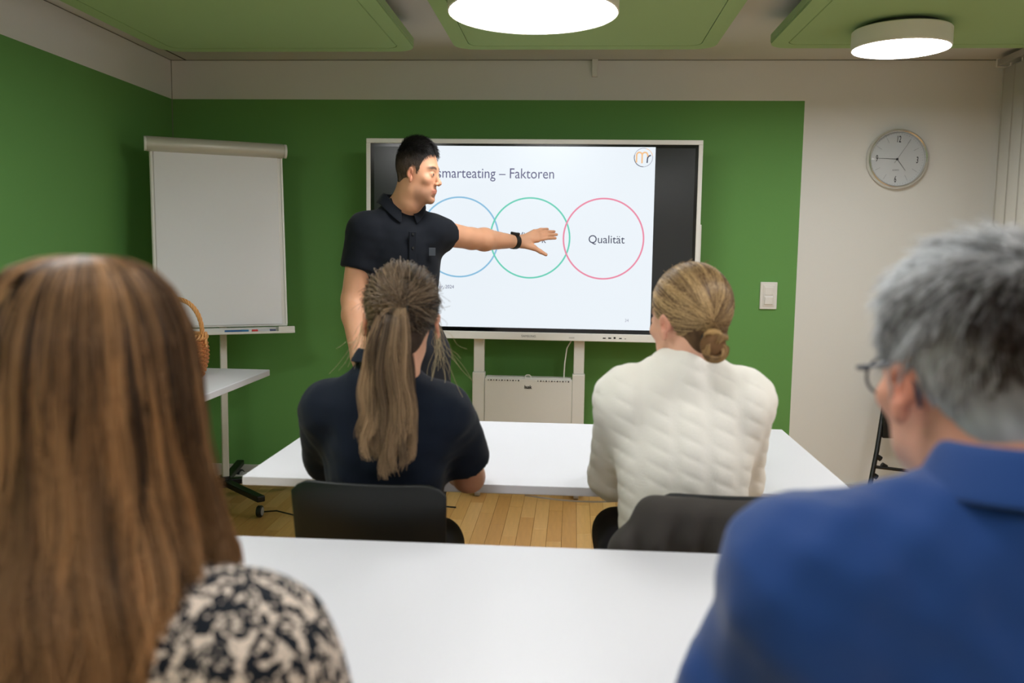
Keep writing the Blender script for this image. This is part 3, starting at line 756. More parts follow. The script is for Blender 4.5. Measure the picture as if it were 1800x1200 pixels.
def hand_prims(wrist, fdir, pnorm, side, curl=.5, s=1.0, spread=1.0):
    """fdir: fingers' direction, pnorm: palm's outward normal; side +1 puts the thumb to fdir x pnorm"""
    w_ = np.array(wrist, float); f = np.array(fdir, float); f /= np.linalg.norm(f); p = np.array(pnorm, float); p -= f*(p@f); p /= np.linalg.norm(p)
    t = np.cross(f, p)*side
    def q(a, b, c): return w_+s*(a*f+b*t+c*p)
    P = [C_(q(.0, 0, 0), q(.03, 0, 0), .024*s, .022*s, .02)]
    P += [C_(q(.025, .018*k/1.0, 0), q(.088-.006*abs(k-.3), .021*k*1.05, -.002), .014*s, .0125*s, .014) for k in (1.4, .45, -.45, -1.3)]
    for i, (k, L_) in enumerate(((1.45, .074), (.5, .082), (-.45, .077), (-1.35, .060))):
        pt = q(.090-.007*abs(k-.3), .0215*k, -.002); a = .15+curl*.35; dsp = .10*k*spread
        for j, (fr, rr) in enumerate(((.45, .0092), (.30, .0083), (.25, .0072))):
            d = (math.cos(a)*f+math.sin(a)*p+dsp*t); d /= np.linalg.norm(d)
            e = pt+d*L_*fr*s; P.append(C_(pt, e, (rr+.0004)*s, rr*s, .004 if j else .008)); pt = e; a += curl*.75
    a0 = q(.022, .024, .004); a1 = q(.052, .050, .012); a2 = q(.080, .058, .018+.01*curl); a3 = q(.103, .060, .022+.02*curl)
    P += [C_(a0, a1, .0155*s, .0125*s, .015), C_(a1, a2, .0115*s, .0102*s, .006), C_(a2, a3, .0100*s, .0082*s, .004)]
    return P
def shoe(parent, ankle, yaw, ma, L_=.27):
    R = rotm(yaw); a = np.array(ankle, float); a[2] = 0
    P = tf([C_((0, -.04, .045), (0, .05, .045), .04, .042, .02), E_((0, .11, .032), (.045, .085, .034), .03), C_((0, -.03, .06), (0, -.03, .10), .042, .044, .02)], R, a)
    return sdf_object('shoe', P, [((a-.22), (a+np.array([.22, .22, .17])), .008)], ma, parent, clips=[((0, 0, .001), (0, 0, -1)), ((0, 0, .115), (0, 0, 1))])
def torso_prims(R, T, f=1.0, fem=False, dep=1.0, sh=.13, nz=.575, shz=.465):
    """origin at the hips' centre; z of the neck's base about .58"""
    P = [E_((0, 0, .03), (.165 if not fem else .168, .125*dep, .12), .05), E_((0, .01, .20), (.138, .105*dep, .15), .06),
         E_((0, .005, .36), (.152, .112*dep, .16), .06), C_((-sh, -.0, shz), (sh, -.0, shz), .066, .066, .06),
         C_((0, -.02, nz), (sh*.9, -.01, shz+.027), .048, .048, .05), C_((0, -.02, nz), (-sh*.9, -.01, shz+.027), .048, .048, .05)]
    return tf(P, R, T, f)
def bbox(prims, mg):
    B = [prim_box(p) for p in prims if p['op'] == 'u']
    return np.min([b[0] for b in B], 0)-mg, np.max([b[1] for b in B], 0)+mg
def arm_prims(S_, E2, W_, r=(.052, .044, .040, .026), k=.03):
    S_, E2, W_ = map(np.array, (S_, E2, W_)); m_ = E2+(W_-E2)*.28
    return [C_(S_, E2, r[0], r[1], k), C_(E2, m_, r[1]*.96, r[2]+.004, k*.6), C_(m_, W_, r[2]+.004, r[3], k*.6)]
def leg_prims(Hh, K_, A_, r=(.088, .060, .056, .038)):
    Hh, K_, A_ = map(np.array, (Hh, K_, A_))
    return [C_(Hh, K_, r[0], r[1], .04), C_(K_, K_+(A_-K_)*.3, r[1]*.95, r[2], .03), C_(K_+(A_-K_)*.3, A_, r[2], r[3], .03)]
def eyes(parent, R, T, s, iris=(70, 50, 35)):
    """eyeballs with an iris cap"""
    for sd_ in (-1, 1):
        c = np.array(R) @ (np.array([sd_*.031, .0770, 0])*s)+np.array(T); d = Vector(np.array(R) @ np.array([0, 1, 0]))
        q = d.to_track_quat('Z', 'Y').to_matrix().to_4x4(); M4 = Matrix.Translation(c) @ q
        pr = [(.0118*math.sin(a), -.0118*math.cos(a)) for a in np.linspace(0, PI, 15)]; pr[0] = (0, -.0118); pr[-1] = (0, .0118)
        o = MB().lathe(pr, 20, M4).build('eyeball', M['eye'], parent, smooth=True)
        MB().lathe([(0, .01195), (.0025, .0118), (.0058, .0105)], 20, M4).build('iris', mat('iris', iris, .2), o)
M['eye'] = mat('eye_white', (190, 180, 172), .3)
M['skin'] = attr_mat('skin', .5, bump=.25, bscale=500, sub=.12, spec=.35)
M['hair'] = attr_mat('hair_strands', .45, spec=.32)
M['hair_matte'] = attr_mat('hair_base', .8, spec=.2)
def ell_sphere_path(R, T, c, r, u0, u1, K, puff=0.0, lift=None):
    """great-circle paths over an ellipsoid from unit vectors u0 (N,3) to u1 (N,3)"""
    t = np.linspace(0, 1, K)[None, :, None]
    dot = np.clip(np.sum(u0*u1, 1), -1, 1); om = np.arccos(dot)[:, None, None]+1e-6
    u = (np.sin((1-t)*om)*u0[:, None]+np.sin(t*om)*u1[:, None])/np.sin(om)
    u /= np.linalg.norm(u, axis=2, keepdims=True)
    rad = 1+puff*np.sin(PI*t)
    if lift is not None: rad = rad+lift[:, None, None]*np.ones_like(t)
    P = u*np.array(r)*rad+np.array(c)
    return P @ np.array(R).T+np.array(T)
# ------------------------------------------------------------------ cloth materials
M['navy'] = mat('navy_pique', (9, 14, 23), .85, bump=.35, bscale=900, spec=.2, sheen=.05)
M['navy2'] = mat('dark_navy_jersey', (8, 18, 33), .85, bump=.3, bscale=700, spec=.2, sheen=.05)
M['blue'] = mat('blue_shirt', (18, 62, 128), .75, bump=.25, bscale=900, spec=.25, sheen=.25)
M['knit'] = mat('cream_knit', (240, 236, 228), .9, bump=.5, bscale=420, spec=.15, sheen=.3)
M['trousers'] = mat('dark_trousers', (18, 22, 32), .85, bump=.3, bscale=700)
M['jeans'] = mat('grey_trousers', (48, 50, 56), .85, bump=.3, bscale=700)
M['shoe'] = mat('dark_shoe', (24, 22, 22), .5)
M['jacket'] = mat('charcoal_jacket', (62, 58, 55), .8, bump=.35, bscale=500, sheen=.1, spec=.2)
M['lining'] = mat('jacket_lining', (14, 16, 18), .5)
def leopard():
    ma = bpy.data.materials.new('leopard_print'); ma.use_nodes = True; nt = ma.node_tree; b = nt.nodes['Principled BSDF']
    tc = nt.nodes.new('ShaderNodeTexCoord'); n = nt.nodes.new('ShaderNodeTexNoise'); n.inputs['Scale'].default_value = 45; n.inputs['Detail'].default_value = 2
    nt.links.new(tc.outputs['Object'], n.inputs['Vector'])
    mxv = nt.nodes.new('ShaderNodeMix'); mxv.data_type = 'VECTOR'; mxv.inputs[0].default_value = .028
    nt.links.new(tc.outputs['Object'], mxv.inputs[4]); nt.links.new(n.outputs['Color'], mxv.inputs[5])
    v = nt.nodes.new('ShaderNodeTexVoronoi'); v.inputs['Scale'].default_value = 84; v.inputs['Randomness'].default_value = .85
    nt.links.new(mxv.outputs[1], v.inputs['Vector'])
    r1 = nt.nodes.new('ShaderNodeValToRGB'); e = r1.color_ramp.elements      # ring between two radii
    r1.color_ramp.interpolation = 'CONSTANT'
    e[0].position = 0; e[0].color = (0, 0, 0, 1); e[1].position = .20; e[1].color = (1, 1, 1, 1)
    q = e.new(.62); q.color = (0, 0, 0, 1)
    nt.links.new(v.outputs['Distance'], r1.inputs[0])
    n2 = nt.nodes.new('ShaderNodeTexNoise'); n2.inputs['Scale'].default_value = 95; n2.inputs['Detail'].default_value = 1
    nt.links.new(tc.outputs['Object'], n2.inputs['Vector'])
    gt = nt.nodes.new('ShaderNodeMath'); gt.operation = 'GREATER_THAN'; gt.inputs[1].default_value = .37; nt.links.new(n2.outputs['Fac'], gt.inputs[0])
    mu = nt.nodes.new('ShaderNodeMath'); mu.operation = 'MULTIPLY'; nt.links.new(r1.outputs[0], mu.inputs[0]); nt.links.new(gt.outputs[0], mu.inputs[1])
    mx = nt.nodes.new('ShaderNodeMix'); mx.data_type = 'RGBA'; mx.inputs[6].default_value = lin(214, 198, 184); mx.inputs[7].default_value = lin(14, 20, 30)
    nt.links.new(mu.outputs[0], mx.inputs[0]); nt.links.new(mx.outputs[2], b.inputs['Base Color'])
    b.inputs['Roughness'].default_value = .7; b.inputs['Specular IOR Level'].default_value = .2
    return ma
M['leopard'] = leopard()

def person_empty(label, loc): return thing('person', label, 'person', loc)
def parent_keep(o, root):
    """children are modelled in world space; undo the root's offset"""
    o.parent = root; o.matrix_parent_inverse = root.matrix_basis.inverted()
class Fig:
    def __init__(s, label, pel, yaw, lean, f, fem, head_c, hyaw, hpitch=0, hroll=0, hs=(1, 1, 1), sh=.13, dep=1.0, nz=.575, shz=.465, ear=.079):
        s.root = thing('person', label, 'person', (pel[0], pel[1], 0)); s.root_inv = Matrix.Translation((-pel[0], -pel[1], 0))
        s.R = rotm(yaw, lean); s.T = np.array(pel, float); s.f = f; s.torso = torso_prims(s.R, s.T, f, fem, dep, sh, nz, shz)
        s.HR = rotm(hyaw, hpitch, hroll); s.HT = np.array(head_c, float); s.hs = np.array(hs, float); s.fem = fem
        s.neck_base = s.R @ (np.array([0, -.015, nz])*f)+s.T
        s.head = tf(head_prims(fem), s.HR, s.HT, s.hs) 
        nk0 = s.HR @ (np.array([0, -.03, -.05])*s.hs)+s.HT
        s.head.append(C_(nk0, s.neck_base, .054 if not fem else .047, .058 if not fem else .052, .03))
        for sd_ in (-1, 1): s.head += tf(ear_prims(sd_, ear), s.HR, s.HT, s.hs)
        s.arms = []; s.hands = []; s.legs = []; s.sleeves = []; s.pants = []
    def loc(s, x, y, z): return s.R @ (np.array([x, y, z])*s.f)+s.T
    def hloc(s, x, y, z): return s.HR @ (np.array([x, y, z])*s.hs)+s.HT
    def fix(s):
        for o in s.root.children:
            o.matrix_parent_inverse = s.root_inv
    def skin(s, rgb, boxes_extra=(), **kw):
        small = [dict(p) for p in s.torso]
        for p in small:
            if p['t'] == 'e': p['r'] = p['r']*.93
            else: p['ra'] *= .88; p['rb'] *= .88
        P = small+s.head+s.arms+s.legs+s.hands
        hlo, hhi = s.HT-np.array([.13, .14, .17]), s.HT+np.array([.13, .15, .15])
        bx = []
        lo, hi = bbox(s.torso+s.arms+s.legs, .02); hi[2] = min(hi[2], hlo[2]+.012)
        bx.append((lo, hi, .0085)); bx.append((hlo, hhi, .0032)); bx += list(boxes_extra)
        o = sdf_object('body', P, bx, M['skin'], s.root, col=skin_col(rgb, R=s.HR, T=s.HT, s=s.hs, **kw))
        return o

SKIN_D = (205, 152, 120)

# ================================================================== presenter standing by the screen
D = Fig('man in a black polo shirt standing and reaching towards the screen', (-.712, 3.63, .965), PI+R_(30), R_(0), .985, False,
        (-.634, 3.585, 1.672), R_(-102), R_(-5), R_(0), hs=(.98, .83, 1.03), sh=.125, dep=1.0)
# neck leans towards the head
shR = np.array([-.850, 3.545, 1.448]); shL = np.array([-.578, 3.65, 1.440])
elL = np.array([-.452, 3.865, 1.418]); wrL = np.array([-.272, 4.10, 1.410])
elR = np.array([-.893, 3.53, 1.16]); wrR = np.array([-.842, 3.40, .945])
D.arms = arm_prims(shL, elL, wrL, (.056, .047, .046, .028))+arm_prims(shR, elR, wrR, (.058, .049, .047, .030))
D.legs = leg_prims((-.80, 3.60, .93), (-.82, 3.58, .50), (-.83, 3.62, .09))+leg_prims((-.61, 3.66, .93), (-.60, 3.66, .50), (-.60, 3.70, .09))
# left hand: back towards the room, thumb below, fingers spread to the right
wr2 = wrL+np.array([.022, .018, .003])
kn = [np.array(p) for p in ((-.172, 4.135, 1.420), (-.170, 4.142, 1.435), (-.178, 4.148, 1.449), (-.190, 4.152, 1.457))]
tip = [np.array(p) for p in ((-.092, 4.20, 1.430), (-.086, 4.205, 1.447), (-.098, 4.21, 1.461), (-.130, 4.215, 1.472))]
hp = [C_(wrL, wr2, .028, .026, .02)]
for i in range(4):
    hp.append(C_(wr2, kn[i], .019, .0125, .014))
    md = kn[i]*.5+tip[i]*.5+np.array([0, -.006, .004]); hp.append(C_(kn[i], md, .0098, .0088, .005)); hp.append(C_(md, tip[i], .0086, .0070, .003))
th = [wr2+np.array([.012, -.004, -.014]), np.array([-.190, 4.115, 1.384]), np.array([-.158, 4.12, 1.366]), np.array([-.132, 4.125, 1.352])]
hp += [C_(th[0], th[1], .019, .0145, .015), C_(th[1], th[2], .012, .0105, .006), C_(th[2], th[3], .0100, .008, .004)]
D.hands = hp+hand_prims(wrR, (.12, -.22, -1), (1, .1, 0), 1, .6)
D.skin(SKIN_D, lips=(190, 105, 95), brow=(50, 36, 28), stub=(120, 90, 75),
       boxes_extra=[((-.33, 4.03, 1.31), (-.06, 4.26, 1.51), .0028), (wrR-np.array([.09, .12, .22]), wrR+np.array([.11, .07, .03]), .0038)])
eyes(D.root, D.HR, D.HT, D.hs)
# nails of the reaching hand
def polo(F, ma, arms, cut, off=.013, hem=None, amp=.0035, seed=1, neck=.0, name='polo_shirt', vox=.0065, neckr=.075, vee=0):
    P = [dict(p) for p in F.torso]
    for S_, E2, fr, r0, r1 in arms:
        S_, E2 = np.array(S_), np.array(E2); d = (E2-S_)/np.linalg.norm(E2-S_); e = S_+(E2-S_)*fr
        P.append(C_(S_, S_+(E2-S_)*(fr+.12), r0, r1, .045, clip=[(e, d)]))
    # neck opening
    nb = F.neck_base; up = F.R @ np.array([0, 0, 1.])
    fw = F.R @ np.array([0, 1., 0])
    P.append(C_(nb+up*.0-fw*.0, nb+up*.2, neckr-.012, neckr, .008, op='s'))
    if vee: P.append(C_(nb+fw*.085+up*.03, nb+fw*.125-up*vee, .026, .007, .008, op='s'))
    def disp(X, Y, Z): return amp*nz3(X, Y, Z*.6, seed, 26)+amp*.5*nz3(X, Y, Z, seed+5, 60)
    lo, hi = bbox(P, off+.015)
    return sdf_object(name, P, [(lo, hi, vox)], ma, F.root, offset=off, disp=disp, clips=[((0, 0, hem), (0, 0, -1))] if hem else [])
def collar(F, ma, name='collar', r0=.062, rise=.028, fall=.042, gap=22, front_drop=.045, wid=.018, up_off=.0, point=.02, neck=None):
    """folded collar: inner stand plus outer leaf, open at the front; local angle 90 deg = front"""
    rows = []; n = 44
    c0 = F.neck_base if neck is None else np.array(neck)
    for j in range(7):
        row = []
        for i in range(n+1):
            a = R_(90+gap+(360-2*gap)*i/n); front = max(0, math.sin(a)); edge = (abs(2*i/n-1))**6
            if j <= 2: rr = r0+.002*j; z = up_off-.012+(rise+.012)*j/2
            else:
                q = (j-3)/3; rr = r0+.007+wid*q; z = up_off+rise+.003-(fall+point*edge)*q
            z -= front_drop*front**1.6
            x = rr*math.cos(a); y = rr*math.sin(a)*1.05
            row.append(tuple(F.R @ np.array([x, y, z])+c0))
        rows.append(row)
    bm = bmesh.new(); V = [[bm.verts.new(p) for p in r_] for r_ in rows]
    for A, B in zip(V, V[1:]):
        for i in range(n): bm.faces.new((A[i], A[i+1], B[i+1], B[i]))
    me = bpy.data.meshes.new(name); bm.to_mesh(me); bm.free(); o = link(name, me, ma, F.root, True)
    s_ = o.modifiers.new('s', 'SOLIDIFY'); s_.thickness = .003; s_.offset = 0
    s2_ = o.modifiers.new('u', 'SUBSURF'); s2_.levels = 1; s2_.render_levels = 1
    return o
polo(D, M['navy'], [(shL, elL, .27, .054, .058), (shR, elR, .52, .058, .062)], 0, .010, hem=.90, neckr=.070, vee=.055)
collar(D, M['navy'], r0=.066, rise=.022, fall=.040, gap=18, wid=.030, up_off=.040, front_drop=.075)
# placket, buttons, chest badge, collar tag
fwD = D.R @ np.array([0, 1., 0]); rtD = D.R @ np.array([1., 0, 0])
FrameD = Matrix((tuple(rtD), tuple(fwD), (0, 0, 1))).transposed().to_4x4()
def on_chest(x, z, y): return Matrix.Translation(D.loc(x, y, z)) @ FrameD
MB().box((-.015, -.004, -.09), (.015, .0045, .03), .002, on_chest(.0, .45, .128)).build('placket', M['navy'], D.root)
for dz in (.0, -.05): MB().cyl((0, 0, 0), (0, .004, 0), .0055, n=14).bm and None
bt = MB()
for dz in (.02, -.035): bt._add((lambda t: (bmesh.ops.create_cone(t, cap_ends=True, segments=14, radius1=.0055, radius2=.005, depth=.003), t)[1])(bmesh.new()), on_chest(0, .45, .134) @ Matrix.Translation((0, 0, dz)) @ Matrix.Rotation(R_(-90), 4, 'X'))
bt.build('button', M['black_plastic'], D.root, smooth=True, kind='stuff')
bd = MB().box((-.014, -.003, -.016), (.014, .003, .016), .001, on_chest(-.085, .40, .129) @ Matrix.Rotation(R_(-4), 4, 'Z')).build('chest_badge', mat('badge_grey', (44, 50, 58), .5), D.root)
ta = MB().box((-.009, -.003, -.011), (.009, .003, .011), .001, Matrix.Translation(D.loc(-.050, .035, .567)) @ FrameD).build('collar_tag', mat('tag_orange', (235, 130, 30), .5), D.root)
# trousers, shoes
def trousers(F, legs, ma, off=.014, vox=.010, extra=(), top=None):
    P = [dict(F.torso[0])]+[dict(p) for p in legs]+list(extra)
    lo, hi = bbox(P, off+.02)
    def disp(X, Y, Z): return .004*nz3(X, Y, Z, 9, 22)
    return sdf_object('trousers', P, [(lo, hi, vox)], ma, F.root, offset=off, disp=disp, clips=[((0, 0, .075), (0, 0, -1)), ((0, 0, top if top else F.T[2]+.12), (0, 0, 1))])
trousers(D, D.legs, M['trousers'])
shoe(D.root, (-.83, 3.62, 0), PI+R_(10), M['shoe']); shoe(D.root, (-.60, 3.70, 0), PI-R_(-40), M['shoe'])
# wrist watch on the left wrist
ax_w = Vector(wrL-elL).normalized(); Mw = Matrix.Translation(Vector(wrL)-ax_w*.012) @ ax_w.to_track_quat('Z', 'Y').to_matrix().to_4x4()
wb = MB().lathe([(.029, -.014), (.0345, -.014), (.0355, 0), (.0345, .014), (.029, .014)], 36, Mw, closed=True).build('watch_strap', M['black_plastic'], D.root, smooth=True)
upw = Vector((0, -.25, 1)); upw = (upw-ax_w*upw.dot(ax_w)).normalized(); Mc = Matrix.Translation(Vector(wrL)-ax_w*.012+upw*.034) @ upw.to_track_quat('Z', 'Y').to_matrix().to_4x4()
MB().lathe([(0, -.004), (.02, -.004), (.022, 0), (.022, .007), (.02, .009), (0, .009)], 36, Mc).build('watch_case', M['black_metal'], wb, smooth=True)
MB().lathe([(0, .0092), (.0185, .0092), (.0185, .0105), (0, .0105)], 36, Mc).build('watch_glass', mat('watch_glass', (170, 180, 190), .08, spec=.9), wb)

# short hair: cap plus fine tufts
def cap_prims(F, th=.010, lowz=None):
    return tf([E_((0, -.016, .038), (.0765+th, .095+th, .088+th), .02)], F.HR, F.HT, F.hs)
def hairline(y):      # lowest z of hair for a local y
    return np.interp(y, [-.12, -.085, -.06, -.035, -.022, -.008, .012, .020, .032, .052, .075, .10], [-.075, -.078, -.068, -.045, .0, .034, .028, -.005, .0, .055, .078, .085])
def scalp_dirs(n, seed, F_hl, extra=0.0, c=(0, -.016, .038), r=(.0865, .105, .098)):
    g = np.random.default_rng(seed); out = []
    while sum(map(len, out)) < n:
        u = g.normal(size=(n, 3)); u /= np.linalg.norm(u, axis=1, keepdims=True); p = u*np.array(r)+np.array(c)
        out.append(u[p[:, 2] > F_hl(p[:, 1])+extra*g.random(n)])
    return np.concatenate(out)[:n]
def hair_cap(F, name, hl, colr, th=.008, c=(0, -.016, .038), r=(.0765, .095, .088), nape=True):
    """solid under-hair trimmed along the hairline"""
    P = tf([E_(c, np.array(r)+th, .01)]+([E_((0, -.062, -.035), (.052, .036, .052), .03)] if nape else []), F.HR, F.HT, F.hs)
    Ri = np.linalg.inv(F.HR*F.hs[None, :])
    def disp(X, Y, Z):
        x = Ri[0, 0]*(X-F.HT[0])+Ri[0, 1]*(Y-F.HT[1])+Ri[0, 2]*(Z-F.HT[2])
        y = Ri[1, 0]*(X-F.HT[0])+Ri[1, 1]*(Y-F.HT[1])+Ri[1, 2]*(Z-F.HT[2]); z = Ri[2, 0]*(X-F.HT[0])+Ri[2, 1]*(Y-F.HT[1])+Ri[2, 2]*(Z-F.HT[2])
        return np.where(z < hl(y), .05, 0)+.0006*nz3(X, Y, Z, 4, 260)
    lo, hi = bbox(P, .012)
    def col(V):
        n = nz3(V[:, 0], V[:, 1], V[:, 2], 8, 120); return colr(((V-F.HT) @ Ri.T), n)
    return sdf_object(name, P, [(lo, hi, .0035)], M['hair_matte'], F.root, disp=disp, col=col, relax=1)
def short_hair(F, n, L_fn, dir_fn, colfn, seed, rad=.0006, K=5, th=.007, hl=hairline, clump=.25):
    u = scalp_dirs(n, seed, hl); g = np.random.default_rng(seed+1)
    c = np.array([0, -.016, .038]); r = np.array([.0765, .095, .088])+th
    p = u*r+c; nrm = u/r; nrm /= np.linalg.norm(nrm, axis=1, keepdims=True)
    comb = dir_fn(p, u); comb = comb-nrm*np.sum(comb*nrm, 1, keepdims=True); comb /= np.linalg.norm(comb, axis=1, keepdims=True)+1e-6
    ck = np.stack([snoise(p[:, 0]*150+p[:, 1]*40, p[:, 1]*150+p[:, 2]*130, 60+i_, 1.0) for i_ in range(3)], 1)
    cl = g.normal(size=(n, 3))*.12+ck*clump
    Ln, st_ = L_fn(p, u)
    t = np.linspace(0, 1, K)[None, :, None]; Ln = (Ln*g.uniform(.7, 1.15, n))[:, None, None]
    P = p[:, None]+Ln*(t*(nrm*st_[:, None]+cl)[:, None]*1.0*(1-.35*t)+comb[:, None]*(t*(1-st_[:, None, None])+.45*t*t))
    W = P.reshape(-1, 3)*F.hs @ F.HR.T+F.HT
    col = colfn(p, g)
    rr = rad*np.linspace(1, .35, K)[None, :]*np.ones((n, 1))
    return strands('hair', W.reshape(n, K, 3), rr, col, F.root, M['hair'])
def hl_D(y): return np.interp(y, [-.12, -.085, -.06, -.03, -.018, -.004, .014, .020, .030, .036, .050, .066, .09], [-.040, -.045, -.048, -.035, .0, .030, .022, -.012, -.006, .03, .060, .078, .082])
def colD(p, n):
    side = np.clip((.085-p[:, 2])/.07, 0, 1)*np.clip((np.abs(p[:, 0])-.03)/.03, 0, 1)
    return mix(L3(20, 17, 16)*(1+.2*n[:, None]), L3(98, 80, 66)*(1+.5*n[:, None]), side*.75)
hair_cap(D, 'hair_base', hl_D, colD, .006, nape=True)
def LD(p, u): top = np.clip((p[:, 2]-.05)/.06, 0, 1); return .008+.023*top, .35+.3*top
short_hair(D, 9000, LD, lambda p, u: np.stack([.2*np.sign(p[:, 0]), .6+0*p[:, 0], np.interp(p[:, 2], [.045, .10], [-1.3, .35])], 1), lambda p, g: np.clip(colD(p, g.normal(size=len(p))*.5), 0, 1), 21, rad=.0007, hl=hl_D)
D.fix()

# ================================================================== seated figures
def seated_legs(F, hipw=.085, knee=(.10, .43, .07), foot_y=.42, floor_z=.09, kx=None, kz=.52):
    for sd_ in (-1, 1):
        h_ = F.loc(sd_*hipw, .02, .0); k_ = F.loc(sd_*(kx[0 if sd_ < 0 else 1] if kx else knee[0]), knee[1], 0); k_[2] = kz
        a_ = F.loc(sd_*.11, foot_y, 0); a_[2] = floor_z
        F.legs += leg_prims(h_, k_, a_, (.078, .058, .05, .036))
    return F
# ---- woman with the ponytail
B = Fig('seated woman in navy polo shirt with long brown ponytail', (-.442, 2.045, .535), R_(2), R_(-4), .93, True,
        (-.410, 2.085, 1.197), R_(9), R_(-4), R_(2), sh=.125, ear=.087)
seated_legs(B, knee=(.09, .44, 0))
sR, sL = B.loc(.158, .01, .478), B.loc(-.168, .01, .472)
eR, wR = np.array([-.262, 2.235, .782]), np.array([-.36, 2.46, .784]); eL, wL = np.array([-.625, 2.225, .788]), np.array([-.53, 2.46, .784])
B.arms = arm_prims(sR, eR, wR, (.046, .041, .038, .024))+arm_prims(sL, eL, wL, (.046, .041, .038, .024))
B.hands = hand_prims(wR, (-.5, 1, -.05), (0, 0, -1), -1, .25, .92)+hand_prims(wL, (.4, 1, -.05), (0, 0, -1), 1, .25, .92)
B.skin((214, 160, 132), boxes_extra=[((-.62, 2.44, .73), (-.30, 2.70, .84), .0038)])
polo(B, M['navy2'], [(sR, eR, .66, .050, .058), (sL, eL, .74, .050, .058)], 0, .012, hem=.56, amp=.0045, seed=4, neckr=.066)
collar(B, M['navy2'], r0=.060, rise=.02, fall=.032, gap=16, wid=.018, up_off=.040, front_drop=.06, point=0)
trousers(B, B.legs, M['trousers']); 
for sx in (-1, 1): shoe(B.root, B.loc(sx*.11, .42, 0), R_(-sx*6), M['shoe'])
def hl_pony(y): return np.interp(y, [-.12, -.085, -.06, -.035, -.022, -.008, .012, .020, .032, .052, .075, .10], [-.075, -.078, -.075, -.055, -.01, .030, .030, .012, .012, .05, .078, .085])
def grad_col(lo, hi, k): return L3(*lo)+(L3(*hi)-L3(*lo))*k
hair_cap(B, 'hair_base', hl_pony, lambda q, n: mix(L3(52, 40, 33), L3(80, 64, 52), np.clip(.5+.4*n, 0, 1)), .007)
def pulled(F, n, tgt, colfn, seed, hl, rad=.0007, K=12, puff=.03, lift=.03, bump=.0, rough=.0, c=(0, -.016, .038), rr=(.0845, .103, .096), spread=.08):
    """strands that run over the scalp from the hairline and crown to one tie point"""
    g = np.random.default_rng(seed); u0 = scalp_dirs(n, seed, hl)
    # bias to the hairline so the sweep reads
    tgt = np.array(tgt, float); tgt /= np.linalg.norm(tgt)
    u1 = tgt+g.normal(size=(n, 3))*spread; u1 /= np.linalg.norm(u1, axis=1, keepdims=True)
    a = np.cross([0, 0, 1.], tgt); a /= np.linalg.norm(a); b = np.cross(tgt, a); ang = np.arctan2(u0 @ b, u0 @ a); far = np.arccos(np.clip(u0 @ tgt, -1, 1))
    lock = snoise(np.cos(ang)*5, np.sin(ang)*5, seed, 2.2)
    lf = lift*(.5+.5*lock)*.5+g.uniform(0, .02, n)
    P = ell_sphere_path(F.HR*F.hs[None, :], F.HT, c, rr, u0, u1, K, puff*.3, lf)
    if rough:
        t = np.linspace(0, 1, K)[None, :, None]; dv = g.normal(size=(n, 1, 3))*rough; P = P+dv*np.sin(PI*t)*(g.random((n, 1, 1)) < .35)
    col = colfn(ang, far, lock, g)
    R2 = rad*np.ones((n, K)); R2[:, 0] *= .5
    return strands('hair', P, R2, col, F.root, M['hair'])
def colB(ang, far, lock, g):
    hi = np.clip(.34+.45*lock+.35*snoise(ang*9, far*2, 5, 1.5)+g.normal(size=len(ang))*.12, 0, 1)
    return mix(L3(44, 34, 28), L3(166, 140, 112), hi)
pulled(B, 7000, (0, -1, .02), colB, 31, hl_pony, rough=.006, lift=.07, rad=.0008)
tie = B.hloc(0, -.124, .028)
MB().lathe([(.014, -.006), (.019, -.006), (.021, 0), (.019, .006), (.014, .006)], 24, Matrix.Translation(tie) @ Matrix.Rotation(R_(62), 4, 'X'), closed=True).build('hair_tie', M['black_plastic'], B.root, smooth=True)
def ponytail(F, tie, n, seed):
    g = np.random.default_rng(seed); K = 22; t = np.linspace(0, 1, K)
    z = np.interp(t, [0, .06, .15, .3, .5, .7, .88, 1], [0, .006, -.014, -.080, -.178, -.265, -.340, -.382])
    y = np.interp(t, [0, .06, .15, .3, .5, .7, .88, 1], [0, -.025, -.045, -.055, -.056, -.055, -.052, -.048])
    hw = np.interp(t, [0, .06, .15, .3, .5, .7, .85, 1], [.014, .020, .034, .050, .056, .060, .050, .030])
    xo = np.interp(t, [0, .3, .6, 1], [0, -.010, -.008, -.014])
    th = g.uniform(0, 2*PI, n); rr = np.sqrt(g.uniform(0.0, 1, n))
    nl = 48; lk = g.integers(0, nl, n); th0 = g.uniform(0, 2*PI, nl); r0 = np.sqrt(g.uniform(.05, 1, nl)); lc = g.random(nl)
    a = r0[lk]*np.cos(th0[lk])+g.normal(size=n)*.075; b = r0[lk]*np.sin(th0[lk])+g.normal(size=n)*.075
    end = np.clip(1-.22*g.random(nl)[lk]-.06*np.abs(g.normal(size=n))-.10*np.abs(a), .5, 1)
    T = t[None]*end[:, None]
    zz, yy, hh, xx = (np.interp(T, t, q) for q in (z, y, hw, xo))
    ph = g.uniform(0, 6, nl)[lk]; wv_ = .010*np.sin(T*9+ph[:, None])*T+.005*np.sin(T*21+ph[:, None]*2)*T
    P = np.stack([tie[0]+xx+a[:, None]*hh+wv_+g.normal(size=n)[:, None]*.006*T**2, tie[1]+yy+b[:, None]*hh*.55+wv_*.6, tie[2]+zz+.004*g.normal(size=n)[:, None]*T], 2)
    k = np.clip((.26+.75*(lc[lk]-.5)+g.normal(size=n)*.10)[:, None]+.45*T-.12*(b[:, None] > .3), 0, 1)
    col = mix(L3(48, 38, 32), L3(182, 150, 114), k)
    return P, col
Pp, cp = ponytail(B, tie, 4200, 5)
strands('ponytail', Pp, .0009*np.linspace(1, .45, Pp.shape[1])[None]*np.ones((len(Pp), 1)), cp, B.root, M['hair'])
